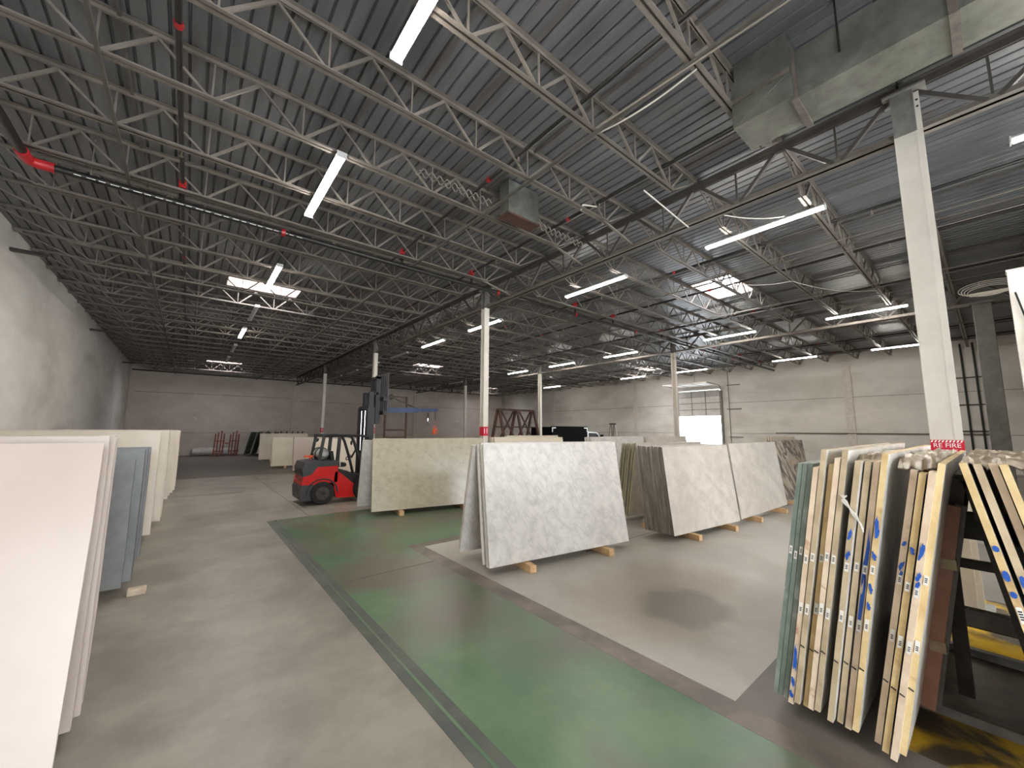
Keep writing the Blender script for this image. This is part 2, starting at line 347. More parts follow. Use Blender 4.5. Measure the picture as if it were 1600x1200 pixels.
def sheet(x0, x1, y0, y1):
    key = (round(x1-x0, 3), round(y1-y0, 3))
    if key not in cache: cache[key] = sheet_mesh(*key)
    put('deck_sheet', cache[key], ceil, (x0, y0, DECK+random.uniform(0, .006)))
yb = [YB-.2, J0, 8.76, 17.16, 25.56, YF+.2]
xs = [XL-.2]
# strip edges follow the roof lights
cuts = sorted({XL-.2, XR+.2} | {c for s in SKY for c in s[:2]})
edges = []
for a, b in zip(cuts, cuts[1:]):
    n = max(1, round((b-a)/SW)); edges += [a+(b-a)*i/n for i in range(n)]
edges.append(cuts[-1])
for a, b in zip(edges, edges[1:]):
    mid = (a+b)/2; holes = sorted((s[2], s[3]) for s in SKY if s[0] < mid < s[1])
    for y0, y1 in zip(yb, yb[1:]):
        segs = [(y0, y1)]
        for h0, h1 in holes:
            segs = [q for s0, s1 in segs for q in ([(s0, h0), (h1, s1)] if s0 < h0 and h1 < s1 else [(s0, s1)])]
        for s0, s1 in segs: sheet(a, b, s0, s1)
# roofing felt over the deck keeps the sky out of the seams
rf = MB()
yc = sorted({YB-.2, YF+.2} | {c for s in SKY for c in s[2:]})
for y0, y1 in zip(yc, yc[1:]):
    x = XL-.2
    for s in sorted(s for s in SKY if s[2] <= y0 and s[3] >= y1): rf.box(x, s[0], y0, y1, DECK+.06, DECK+.1); x = s[1]
    rf.box(x, XR+.2, y0, y1, DECK+.06, DECK+.1)
rf.build('roofing', 'dark_concrete', ceil)
SKN = ['bright roof light above the row of tubes in the left bay', 'bright square roof light in the middle bay, nearest of all', 'small far roof light in the left bay before the far wall', 'far roof light left of the white column in the middle bay', 'farthest roof light, half behind the white column', 'roof light in the right bay near the roll-up door']
for i, (x0, x1, y0, y1) in enumerate(SKY):
    t = put('window_%d' % (i+1), None, None, (x0, y0, DECK), kind='structure', label=SKN[i])
    dx, dy = x1-x0, y1-y0; c = MB()
    c.box(0, .03, 0, dy, -.02, .32).box(dx-.03, dx, 0, dy, -.02, .32).box(0.03, dx-.03, 0, .03, -.02, .32).box(.03, dx-.03, dy-.03, dy, -.02, .32)
    c.build('curb', 'skylight_frame', t)
    for k in range(1, 6): MB().box(dx*k/6-.008, dx*k/6+.008, .03, dy-.03, .16, .176).build('security_bar', 'skylight_frame', t)
    for k in range(1, 4): MB().box(.03, dx-.03, dy*k/4-.008, dy*k/4+.008, .15, .16).build('security_bar', 'skylight_frame', t)
    for k in range(2): B(.03+k*(dx/2-.015)+.008*k, dx/2-.008+k*(dx/2-.03), .03, dy-.03, .29, .3).build('pane', 'skylight_pane', t)

# ================================================================== STEEL
def column(loc, label, kind='white', sticker=False, plate=False):
    t = thing('steel_column', label, 'column', (loc[0], loc[1], 0))
    f, wdt = (.095, .09) if plate else (.085, .08)
    def H(z0, z1, m, nm):
        mb = MB()
        mb.box(-wdt, wdt, -f, -f+.016, z0, z1).box(-wdt, wdt, f-.016, f, z0, z1).box(-.012, .012, -f+.016, f-.016, z0, z1)
        if plate: mb.box(-wdt+.004, -wdt+.016, -f+.016, f-.016, z0, z1)
        mb.build(nm, m, t)
    H(.02, 5.14, 'column_white', 'shaft'); H(5.14, 5.66, 'column_bare', 'bare_top')
    B(-.2, .2, -.2, .2, 0, .02).build('base_plate', 'column_bare', t)
    B(-.13, .13, -.2, .16, 5.66, 5.68).build('cap_plate', 'column_bare', t)
    if plate:
        mb = MB().box(-wdt, -wdt+.015, -.14, -f-.001, .03, 5.6)
        mb.build('stiffener', 'column_white', t)
        for z in (5.5, 5.42): MB().tube([(-wdt-.003, -.118, z), (-wdt+.02, -.118, z)], .012, 8).build('bolt_hole', 'ink', t)
    return t
lab = {0: 'white steel column with red fire tape at right, nearest the camera', 1: 'white steel column rising behind the mottled white slab', 2: 'white steel column directly behind the forklift mast', 3: 'thin white column behind the forklift overhead guard'}
for i, y in enumerate(COLY):
    c = column((G1, y-(.025 if i == 0 else 0)), lab[i], plate=(i == 0))
    # red FIRE tape
    if i == 0:
        B(-.0935, -.0905, -.142, .097, 1.53, 1.665).build('fire_tape', 'fire_red', c)
        for k in range(9): MB().poly([(-.0955, .094-k*.026, 1.64), (-.0955, .082-k*.026, 1.64), (-.0955, .072-k*.026, 1.662), (-.0955, .084-k*.026, 1.662)], [(0, 1, 2, 3)]).build('tape_stripe', 'fire_white', c)
        for txt, z, sz in (('RE FIRE', 1.588, .062), ('FIRE RE', 1.535, .045)):
            cu = bpy.data.curves.new('fire_lettering', 'FONT'); cu.body = txt; cu.size = sz; cu.extrude = .001; cu.align_x = 'CENTER'
            tmp = bpy.data.objects.new('tmp', cu); COL.objects.link(tmp); dg = bpy.context.evaluated_depsgraph_get(); dg.update()
            me = bpy.data.meshes.new_from_object(tmp.evaluated_get(dg)); bpy.data.objects.remove(tmp)
            me.materials.clear(); me.materials.append(MATS['fire_white'])
            put('fire_lettering', me, c, (-.0955, -.02, z), (PI/2, 0, -PI/2))
    else:
        f = .087
        MB().box(-.082, .082, -f, -f+.0015, 1.6, 1.84).box(-.082, -.081, -f+.0015, f, 1.6, 1.84).build('fire_tape', 'fire_red', c)
        for k in (0, 1): B(-.05+k*.08, -.03+k*.08, -f-.002, -f, 1.66, 1.8).build('tape_mark', 'fire_white', c)
lab2 = ['grey square column at right by the cream partition', 'white column beside the bright roll-up door', 'white column beside the dark timber-like A-frame', 'grey column before the far wall right of the boom']
for i, y in enumerate((-.11, 8.6, 17.1, 25.4)):
    if i == 0:
        t = thing('concrete_column', lab2[i], 'column', (G2, y, 0))
        MB().cbox(-.17, .17, -.17, .17, 0, 5.14, .012).build('shaft', 'column_grey', t); B(-.22, .22, -.22, .22, 5.14, 5.2).build('cap_plate', 'column_grey', t)
    else: column((G2, y), lab2[i])

# open-web joists
def angle_pair(x0, x1, z, flip):
    mb = MB(); s = -1 if flip else 1
    for d in (-1, 1):
        a, b = sorted((d*.008, d*.052)); c = sorted((z, z+s*.006)); e = sorted((z, z+s*.048)); v = sorted((d*.008, d*.014))
        mb.box(x0, x1, a, b, c[0], c[1]).box(x0, x1, v[0], v[1], e[0], e[1])
    return mb
PN = .9
wA = MB().bar((-.45, 0, DECK-.06), (-.015, 0, JB+.04), .026).mesh('web_bar', 'joist_paint')
wV = MB().bar((.03, 0, JB+.02), (.03, 0, DECK-.05), .018).mesh('web_bar', 'joist_paint')
wB = MB().bar((.06, 0, JB+.03), (.45, 0, DECK-.06), .026, .034).mesh('web_bar', 'joist_paint')
wJ = MB().bar((-.45, 0, DECK-.06), (-.015, 0, JB+.04), .026).bar((.03, 0, JB+.02), (.03, 0, DECK-.05), .018).bar((.06, 0, JB+.03), (.45, 0, DECK-.06), .026, .034)
bays = {'left': (XL+.02, G1-.03), 'middle': (G1+.03, G2-.03), 'right': (G2+.03, XR-.02)}
phr = {'left': 'bay left of the near girder', 'middle': 'bay between the two girder lines', 'right': 'bay by the right wall'}
bm = {}
for bn, (a, b) in bays.items():
    L = b-a; nb = []; x = L-.88
    while x > .7: nb.append(x); x -= PN
    x0, x1 = nb[-1]-.12, nb[0]+.12
    web = MB()
    for q in nb:
        k = len(web.v); web.v += [(vx+q, vy, vz) for vx, vy, vz in wJ.v]; web.f += [tuple(i+k for i in f) for f in wJ.f]; web.m += wJ.m
    ends = (MB().bar((x1, 0, JB+.02), (L-.06, 0, DECK-.07), .02).mesh('end_bar', 'joist_paint'), MB().bar((x0, 0, JB+.02), (.06, 0, DECK-.07), .02).mesh('end_bar', 'joist_paint'))
    seat = (B(0, .12, -.05, .05, DECK-.08, DECK-.05).mesh('seat', 'joist_paint'), B(L-.12, L, -.05, .05, DECK-.08, DECK-.05).mesh('seat', 'joist_paint'))
    bm[bn] = (nb, angle_pair(0, L, DECK-.004, True).mesh('top_chord', 'joist_paint'), angle_pair(x0, x1, JB, False).mesh('bottom_chord', 'joist_paint'), ends, web.mesh('web', 'joist_paint'), seat)
for bn, (a, b) in bays.items():
    nb, tc_, bc_, eb_, web_, seat_ = bm[bn]
    k0 = {'left': 1, 'middle': -1, 'right': 0}[bn]
    near = {'left': 13.7, 'middle': 9.0, 'right': -9}[bn]
    for n, k in enumerate(range(k0, 28)):
        y = J0+JS*k
        t = thing('roof_joist', 'open-web steel roof joist, %s from the camera in the %s' % (ordn(n), phr[bn]), 'joist', (a, y, 0), group='roof joists of the %s bay' % bn)
        put('top_chord', tc_, t); put('bottom_chord', bc_, t); [put('end_bar', m, t) for m in eb_]; [put('seat', m, t) for m in seat_]
        if y < near:
            for q in nb:
                if bn == 'middle' and q > 8.0 and y > 5: pass
                put('web_bar', wA, t, (q, 0, 0)); put('web_bar', wV, t, (q, 0, 0)); put('web_bar', wB, t, (q, 0, 0))
        else: put('web', web_, t, kind='stuff')

# joist girders, one per column-to-column span
def girder(x, y0, y1, label, near):
    t = thing('roof_girder', label, 'girder', (x, y0, 0), group='roof girders'); L = y1-y0
    def chord(z, s):
        mb = MB()
        for d in (-1, 1):
            a, b = sorted((d*.012, d*.085)); c = sorted((z, z+s*.012)); v = sorted((d*.012, d*.024)); e = sorted((z, z+s*.09))
            mb.box(a, b, .02, L-.02, c[0], c[1]).box(v[0], v[1], .02, L-.02, e[0], e[1])
        return mb
    chord(DECK-.085, -1).build('top_chord', 'girder_paint', t); chord(5.14, 1).build('bottom_chord', 'joist_paint', t)
    n = round(L/JS); p = L/n; allw = MB(); zt, zb = DECK-.13, 5.19
    for i in range(n):
        ym = p*(i+.5)
        for q in ((p*i+.05, ym-.04, .045), (p*(i+1)-.05, ym+.04, .045)):
            m = MB() if near else allw
            m.bar((0, q[0], zt), (0, q[1], zb), q[2], .05, up=(1, 0, 0))
            if near: m.build('web_bar', 'girder_paint', t)
        m = MB() if near else allw
        m.bar((0, ym, zb), (0, ym, zt), .022)
        if near: m.build('web_bar', 'girder_paint', t)
    if not near: allw.build('web', 'girder_paint', t, kind='stuff')
ys = [-5.0]+COLY+[YF]
gl = ['at right beyond the fire-taped column', 'between the fire-taped column and the column behind the mottled slab', 'between the mottled-slab column and the forklift column', 'between the forklift column and the thin column', 'from the thin column to the far wall']
for i in range(5):
    girder(G1, ys[i], ys[i+1], 'near-line roof girder '+gl[i], i in (1, 2))
gl2 = ['passing over the grey square column', 'from the grey column to the column by the roll-up door', 'from the roll-up door column to the A-frame column', 'from the A-frame column to the far grey column', 'ending at the far wall']
y2 = [-5.0, -.11, 8.6, 17.1, 25.4, YF]
for i in range(5): girder(G2, y2[i], y2[i+1], 'second-line roof girder '+gl2[i], False)
for i, (x, y0, y1) in enumerate(((-.95, .9, 33.8), (3.55, .3, 33.8), (9.6, -2, 33.8), (13.1, -2, 33.8), (19.6, -2, 33.8), (23.2, -2, 33.8))):
    MB().bar((x, y0, JB-.016), (x, y1, JB-.016), .035, .03).build('bridging_bar', 'girder_paint', label='%s long bridging bar from the left wall, tying the joist bottoms' % ORD[i], cat='brace', group='bridging bars')
    MB().bar((x+.1, y0, DECK-.02), (x+.1, y1, DECK-.02), .03, .03).build('bridging_bar', 'girder_paint', label='%s long bridging bar from the left wall, tight under the deck' % ORD[i], cat='brace', group='bridging bars')
for i, y in enumerate((3.96, 5.16, 7.56)):
    MB().bar((5.2, y, JB+.02), (6.13, y, 5.2), .035).build('knee_brace', 'joist_paint', label='%s knee brace running from a left-bay joist down to the girder' % ORD[i], cat='brace', group='knee braces')

# sprinkler mains and branches
PY, PZ = 7.8, 5.275
t = thing('sprinkler_main', 'thick black sprinkler main crossing the hall with red couplings', 'pipe', (0, 0, 0))
MB().tube([(-1.85, PY, PZ), (26.2, PY, PZ)], .05, 12).build('pipe', 'black_pipe', t, smooth=True)
MB().tube([(-1.92, PY-.26, PZ), (-1.92, PY-.10, PZ), (-1.90, PY-.03, PZ), (-1.84, PY, PZ), (-1.68, PY, PZ)], .066, 12).build('elbow', 'red_fitting', t, smooth=True)
t2 = thing('sprinkler_feed', 'thick black feed pipe joining the red elbow at upper left', 'pipe', (-1.92, 0, 0))
MB().tube([(0, PY-.27, PZ), (0, -4.5, PZ)], .05, 12).build('pipe', 'black_pipe', t2, smooth=True)
for x in (1.05, 5.9, 8.9, 12.1, 17.2, 20.4): MB().tube([(x-.03, PY, PZ), (x+.03, PY, PZ)], .066, 10).build('coupling', 'red_fitting', t)
for x in (-1.35, 1.9, 4.0, 7.4, 10.3, 14.2, 19): MB().bar((x, PY, PZ), (x, PY, DECK), .012).build('hanger', 'conduit', t)
for x in range(24): B(-1.5+x*.12, -1.43+x*.12+.02*(x % 2), PY-.051, PY-.043, PZ-.030, PZ-.020).build('stencil', 'stencil_white', t)
for i, (x, z) in enumerate(((-.37, 5.6), (3.3, 5.6), (5.1, 5.6), (8.9, 5.6), (10.8, 5.6), (13.9, 5.6), (18.4, 5.6), (21.4, 5.6), (24.2, 5.6))):
    t = thing('sprinkler_branch', '%s slim black sprinkler branch pipe from the left wall' % ORD[i], 'pipe', (x, 0, 0), group='sprinkler branches')
    MB().tube([(0, -3, z), (0, 33.6, z)], .028, 8).build('pipe', 'black_pipe', t)
    MB().tube([(0, PY, z+.02), (0, PY, PZ+.07)], .032, 8).build('riser', 'black_pipe', t)
    MB().tube([(0, PY, z-.07), (0, PY, z+.05)], .05, 8).build('tee', 'red_fitting', t)
    MB().tube([(0, PY-.07, z), (0, PY+.07, z)], .05, 8).build('tee', 'red_fitting', t)
    for y in (4.6, 11.2): MB().tube([(0, y-.03, z), (0, y+.03, z)], .04, 8).build('coupling', 'red_fitting', t)
    for k in range(8):
        y = 1.0+k*2.9
        MB().tube([(0, y, z-.02), (0, y, z-.09)], .012, 6).tube([(0, y, z-.09), (0, y, z-.10)], .026, 8).build('sprinkler_head', 'conduit', t)

# tube lights
def fixture(x, y0, y1, lit, label):
    t = thing('tube_light', label, 'light', (x, (y0+y1)/2, 5.36), group='tube lights'); h = (y1-y0)/2
    MB().prism([(-.06, -.06), (.06, -.06), (.045, -.025), (-.045, -.025)], 'y', -h, h).build('tray', 'fixture_white', t)
    MB().prism([(-.05, -.064), (-.045, -.085), (-.02, -.098), (.02, -.098), (.045, -.085), (.05, -.064)], 'y', -h+.01, h-.01).build('tube', 'tube_lit' if lit else 'tube_off', t)
    for s in (-.7, .7): MB().bar((0, h*s, -.03), (0, h*s, .03), .012).build('hanger', 'conduit', t)
    for s in (-1, 1): B(-.062, .062, min(s*h, s*(h+.015)), max(s*h, s*(h+.015)), -.098, -.02).build('end_cap', 'fixture_white', t)
rows = [(1.27, 'left bay row', [(1.48, 1), (5.06, 1), (9.55, 1), (13.2, 0), (16.4, 1), (20.0, 0), (23.6, 0), (27.2, 0)]),
        (7.54, 'row just right of the near girder', [(-2.3, 1), (1.38, 1), (5.06, 1), (9.78, 1), (13.42, 1), (16.8, 0), (20.4, 0), (23.8, 0), (27.0, 0)]),
        (15.4, 'row left of the second girder', [(1.2, 1), (5.05, 1), (9.84, 1), (13.6, 1), (17.3, 1), (21.2, 0), (24.6, 0), (28.0, 0)]),
        (22.8, 'row nearest the right wall', [(1.2, 1), (4.98, 1), (10.1, 1), (14.1, 1), (17.9, 0), (21.7, 1), (25.4, 0)])]
for x, nm, ls in rows:
    for i, (y, lit) in enumerate(ls):
        if nm.startswith('row just') and i == 0: lb = 'bright tube light cut by the right edge of the photo'
        else: lb = '%s tube light, %s from the camera in the %s' % ('bright' if lit else 'unlit', ORD[i-(1 if nm.startswith('row just') else 0)], nm)
        fixture(x, y, y+1.84, lit, lb)

# ducts
t = thing('air_duct', 'large galvanised air duct with taped joints above right column', 'duct', (4.42, 0, 0))
MB().box(0, .52, .97, 1.53, 5.08, 5.62).build('plenum_box', 'galvanised', t)
MB().box(.03, .49, 1.0, 1.5, 5.62, 5.85).build('riser', 'galvanised', t)
MB().box(.05, .56, -.1, .97, 5.08, 5.58).build('duct_run', 'galvanised', t)
MB().box(.05, .56, -3.6, -.1, 5.08, 5.58).build('duct_run', 'galvanised', t)
for y, (x0, x1, z0, z1) in ((.97, (.03, .58, 5.06, 5.6)), (-.1, (.03, .58, 5.06, 5.6)), (-1.4, (.03, .58, 5.06, 5.6))):
    MB().box(x0, x0+.02, y-.03, y+.03, z0, z1).box(x1-.02, x1, y-.03, y+.03, z0, z1).box(x0+.02, x1-.02, y-.03, y+.03, z0, z0+.02).build('tape_joint', 'duct_tape', t)
MB().box(-.008, 0, .98, 1.52, 5.36, 5.41).build('tape_joint', 'duct_tape', t)
for s in (0, 1): MB().bar((-.003, 1.0 if s else 1.5, 5.1), (-.003, 1.5 if s else 1.0, 5.36), .008, .006, up=(1, 0, 0)).build('crease', 'galvanised', t)
for y in (.6, -.5): [MB().bar((x_, y, 5.3), (x_, y, DECK), .016).build('hanger', 'black_pipe', t) for x_ in (.04, .57)]
t = thing('hanging_duct', 'square galvanised duct box with crossed creases hanging in the joists', 'duct', (3.74, 4.66, 0))
mb = MB(); z0, z1 = 5.28, 5.84
mb.poly([(0,0,z0),(.66,0,z0),(.66,0,z1),(0,0,z1),(.33,-.03,(z0+z1)/2)], [(0,1,4),(1,2,4),(2,3,4),(3,0,4)])
mb.poly([(0,0,z0),(0,.24,z0),(0,.24,z1),(0,0,z1),(.66,0,z0),(.66,.24,z0),(.66,.24,z1),(.66,0,z1)], [(0,1,2,3),(4,7,6,5),(1,5,6,2),(0,4,5,1),(3,2,6,7)])
mb.build('duct_box', 'galvanised', t)
MB().box(-.02, .68, -.005, .25, z0-.03, z0).build('flange', 'rack_rust', t)
# wavy support straps by the hanging duct
for i, (x0, x1, y) in enumerate(((2.3, 3.6, 4.95), (2.3, 3.6, 5.05), (4.6, 5.9, 4.95), (4.6, 5.9, 5.05))):
    pts = [(x0+(x1-x0)*k/40, y, 5.52+.025*(1 if (k//2) % 2 else -1)) for k in range(41)]
    MB().tube(pts, .009, 5).build('wavy_hanger', 'conduit', label='%s zigzag wire hanger strip near the square duct, from left' % ORD[i], cat='hanger', group='zigzag hangers')

# cables and conduits
def cable(pts, r, m, label, cat='cable', name='cable', sag=0, n=14):
    out = []
    for (a, b) in zip(pts, pts[1:]):
        a, b = Vector(a), Vector(b)
        for k in range(n): f = k/n; p = a.lerp(b, f); p.z -= sag*4*f*(1-f); out.append(p)
    out.append(Vector(pts[-1]))
    MB().tube(out, r, 6).build(name, m, label=label, cat=cat)
cable([(5.0, 3.0, 5.33), (6.15, 2.9, 5.1)], .012, 'cable_white', 'white cable dropping from joist to girder beneath the ducts')
cable([(6.285, 2.4, 5.145), (7.47, 1.9, 5.335)], .008, 'cable_white', 'white cable feeding the near right tube light', sag=.05)
cable([(9.4, 3.96, 5.355), (11, 2.76, 5.355), (13.4, 1.56, 5.355)], .008, 'cable_white', 'white cable sagging below the square roof light', sag=.12)
cable([(9.2, 4.0, 5.33), (9.25, -2, 5.33)], .007, 'conduit', 'thin straight wire running right past the fire-taped column', 'wire', 'wire')
cable([(9.9, 4.0, 5.33), (9.95, -2, 5.33)], .007, 'conduit', 'second thin wire parallel to the one past the taped column', 'wire', 'wire')
cable([(12.5, 7.6, 5.30), (12.6, -2, 5.30)], .010, 'conduit', 'pale conduit line below the deck right of the roof light', 'conduit', 'conduit')
cable([(13.6, 7.6, 5.30), (13.7, -2, 5.30)], .010, 'conduit', 'outer pale conduit line near the second girder', 'conduit', 'conduit')
cable([(3.47, 2.6, 5.31), (3.62, .3, 5.31)], .010, 'conduit', 'copper-toned conduit reaching the big duct', 'conduit', 'conduit')
cable([(3.58, 2.76, 5.355), (3.66, 1.56, 5.355)], .009, 'cable_white', 'loose white wire hanging under the conduit by the duct', sag=.06)
cable([(5.1, 3.96, 5.55), (4.75, 3.96, 5.45), (4.7, 3.96, 5.34)], .012, 'cable_white', 'curled white cable on the joist right of the square duct')
# coil and pole near the cream partition
t = thing('cable_coil', 'coil of white cable hanging by the cream partition', 'cable', (11.9, -.1, 4.5))
for k in range(4):
    MB().tube([(0, (.28+.04*k)*math.cos(2*PI*j/24)-.1, (.10+.015*k)*math.sin(2*PI*j/24)+.02*k) for j in range(25)], .006, 5, caps=False).build('loop', 'cable_white', t)
cable([(12, .06, 4.48), (12, -2, 4.48)], .035, 'column_white', 'cream pipe pointing out from the partition at right', 'pipe', 'stub_pipe')
# cream office partition at the right edge
t = put('wall_partition', None, None, (10, 0, 0), kind='structure', label='cream partition wall at the right edge of the photo')
B(0, .2, -4.9, -.37, 0, 4.31).build('panel', 'column_white', t)
B(-.01, .21, -4.9, -.36, 4.31, 4.34).build('coping', 'column_white', t)
cable([(9.96, -.42, 3.95), (9.97, -.5, 3.4), (9.97, -.43, 2.9), (9.97, -.52, 2.2), (9.97, -.5, 1.0)], .012, 'cable_black', 'black cable hanging down the cream partition')
# pipe along the far wall
t = thing('far_wall_pipe', 'black pipe with brackets high along the far wall', 'pipe', (0, 33.75, 0))
MB().tube([(-3.0, 0, 5.45), (26, 0, 5.45)], .04, 8).build('pipe', 'black_pipe', t)
for x in range(12): B(-2+x*2.2-.02, -2+x*2.2+.02, -.02, .2, 5.43, 5.86).build('bracket', 'black_pipe', t)
t = thing('white_far_pipe', 'pale elbowed pipe under the roof before the far wall', 'pipe', (-1.6, 32.2, 0))
MB().tube([(0, 0, 5.8), (0, 0, 5.5), (.05, 0, 5.42), (.2, 0, 5.40), (5.4, 0, 5.40)], .05, 8).build('pipe', 'column_bare', t)
for i, (y, z) in enumerate(((12.4, 5.42), (20.8, 5.42), (30, 5.42))):
    MB().box(XL, XL+.5, y-.05, y+.05, z-.06, z).build('wall_bracket', 'rack_steel', label='%s dark steel bracket high on the left wall from the camera' % ORD[i], cat='bracket', group='left wall brackets')

# ------------------------------------------------------------------ roll-up door
t = put('door_1', None, None, (XR, D0, 0), kind='structure', label='white roll-up door half raised above a bright opening')
dw = D1-D0
for r_ in range(4):
    z0 = 2.74+r_*.42
    for c_ in range(3):
        B(-.10, -.06, .02+c_*dw/3+.015, (c_+1)*dw/3-.015, z0+.015, min(z0+.405, 4.42)).build('panel', 'door_panel', t)
    B(-.055, -.045, .02, dw-.02, z0, z0+.42).build('skin', 'door_panel', t)
    B(-.12, -.10, 0, dw, z0-.012, z0+.012).build('rib', 'door_rib', t)
for c_ in range(1, 3): B(-.115, -.10, c_*dw/3-.015, c_*dw/3+.015, 2.74, 4.42).build('rib', 'door_rib', t)
for s in (0, 1):
    y = -.06 if s == 0 else dw+.06
    B(-.16, -.02, y-.06, y+.06, 0, 4.35).build('track', 'door_rib', t)
    MB().tube([(-.1, y, 4.35), (-.16, y, 4.58), (-.32, y, 4.68), (-2.0, y, 4.74)], .03, 6).build('track', 'door_rib', t)
MB().tube([(-2.0, -.06, 4.74), (-2.0, dw+.06, 4.74)], .025, 6).build('track_bar', 'column_white', t)
MB().bar((-2.0, dw*.25, 4.74), (-2.0, dw*.25, 5.86), .02).build('hanger', 'conduit', t)
B(-1.9, -.4, .1, dw-.1, 4.70, 4.73).build('panel', 'door_panel', t)
for c_ in range(1, 3): B(-1.9, -.4, c_*dw/3-.02, c_*dw/3+.02, 4.68, 4.70).build('rib', 'door_rib', t)

# ================================================================== STONE SLABS
def slab_mesh(L, H, T, jit, chip):
    """slab standing on its long edge: x along, y thickness (0 = outer face), z up; hand-cut outline"""
    o = []
    def j(a=jit): return random.uniform(-a, a)
    o += [(0+j(), 0), (L*.5, 0), (L+j(), 0)]
    o += [(L+j(), H*.33), (L+j(), H*.7), (L-abs(j(chip)), H+j())]
    o += [(L*.72, H+j()), (L*.4, H+j()), (L*.15, H+j())]
    o += [(abs(j(chip)), H+j()), (0+j(), H*.72), (0+j(), H*.5), (0+j(), H*.28)]
    return MB().prism(o, 'y', 0, T, 0, 1)
def stack(name, phrase, xy, ang, L, H, lean, n, face, edge, T=.026, gap=.006, cat='slab', jx=.012, jh=.012, mirror=False, zb=.1, order='front', bearers=True, jit=.004, chip=.01, gaps=None, hs=None, only=None):
    """a row of slabs leaning one behind the other; xy = bottom corner of the first slab at its aisle end.
    mirror=False: slabs run along +ang and lean to the left of it; mirror=True: they lean to the right"""
    out = []; d = 0; dirv = Vector((math.cos(ang), math.sin(ang), 0)); nrm = Vector((-dirv.y, dirv.x, 0)) * (-1 if mirror else 1)
    for i in range(n):
        h = H+random.uniform(-jh, jh) if not hs else hs[i % len(hs)]
        sh = random.uniform(-jx, jx)
        f = face[i % len(face)] if isinstance(face, list) else face; e = edge[i % len(edge)] if isinstance(edge, list) else edge
        mb = slab_mesh(L, h, T, jit, chip)
        if mirror: mb.v = [(x, -y, z) for x, y, z in mb.v]
        p = Vector((xy[0], xy[1], zb))+dirv*sh+nrm*d
        which = ('%s slab from the %s of ' % (ORD[i], order)) if n > 1 else ''
        o = mb.build(name, [f, e], None, p, ((lean if mirror else -lean), 0, ang), label=which+phrase, cat=cat, group='slabs of '+phrase)
        out.append((o, sh))
        d += T/math.cos(lean)+gap+(gaps[i] if gaps and i < len(gaps) else random.uniform(0, gap))
    if bearers:
        for k, f in enumerate((.22, .78)):
            a = Vector((xy[0], xy[1], 0))+dirv*L*f - nrm*.16; b = a+nrm*(d+.55)
            MB().bar(a+Vector((0, 0, .048)), b+Vector((0, 0, .048)), .09, .088).build('timber_bearer', 'pine', label=('left' if k == 0 else 'right')+' pine timber under '+phrase, cat='timber', group='pine timbers under slabs')
    return out, d
random.seed(11)
R_ = math.radians
# ---- left row, along the wall
s1 = 'large pale pink-white slab filling the left edge, nearest the camera'
stack('stone_slab', s1, (-3.05, 2.98), 0, 2.67, 1.62, R_(14.5), 1, 'stone_pale', 'stone_pale_edge', T=.028, bearers=False)
stack('stone_slab', 'the white slab stack right behind the pale left-edge slab', (-3.05, 3.36), 0, 2.67, 1.605, R_(7), 8, 'stone_pale', 'stone_pale_edge', T=.03, gap=.03, jx=.02, bearers=False)
stack('stone_slab', 'front grey slate slab at left, lower than the white ones', (-2.75, 5.92), 0, 2.34, 1.33, R_(5), 1, 'stone_slate', 'stone_slate_edge', T=.03, bearers=True)
stack('stone_slab', 'the grey slate stack behind the single dark grey slab', (-2.75, 6.12), 0, 2.36, 1.40, R_(5), 7, 'stone_slate', 'stone_slate_edge', T=.05, gap=.13, jx=.03, jh=.02, bearers=False)
stack('stone_slab', 'the cream stack behind the grey slates at left', (-2.8, 8.55), 0, 2.44, 1.60, R_(5), 4, 'stone_cream', 'stone_cream_edge', T=.032, gap=.03, jx=.02, bearers=False)
stack('stone_slab', 'the tall cream row farther along the left wall', (-2.8, 9.7), 0, 2.52, 1.62, R_(4), 8, 'stone_cream', 'stone_cream_edge', T=.034, gap=.3, jx=.05, bearers=False)
stack('stone_slab', 'the last cream stack of the left row', (-2.8, 13.2), 0, 2.58, 1.62, R_(4), 9, 'stone_cream', 'stone_cream_edge', T=.034, gap=.28, jx=.05, bearers=False)
# ---- centre: mottled white
A = math.atan2(-.35, 2.32)
stack('stone_slab', 'the mottled white marble stack in the centre', (2.93, 3.975), A, 2.36, 1.49, R_(9), 5, 'stone_white_marble', 'stone_white_edge', T=.028, gap=.012, jx=.02)
stack('stone_slab', 'the pair leaning behind the mottled white stack', (3.02, 4.86), A, 2.3, 1.5, R_(14), 2, 'stone_white_marble', 'stone_white_edge', T=.028, gap=.02, mirror=True, order='back', bearers=False)
# ---- tan polished beside the forklift
A2 = R_(-11)
stack('stone_slab', 'the polished tan stack in front of the forklift', (2.99, 8.09), A2, 2.55, 1.47, R_(9), 4, 'stone_tan', 'stone_tan_edge', T=.028, gap=.014, jx=.01)
stack('stone_slab', 'the pale pair leaning behind the polished tan stack', (2.97, 8.98), A2, 2.5, 1.5, R_(17), 2, 'stone_white_marble', 'stone_white_edge', T=.028, gap=.02, mirror=True, order='back', bearers=False)
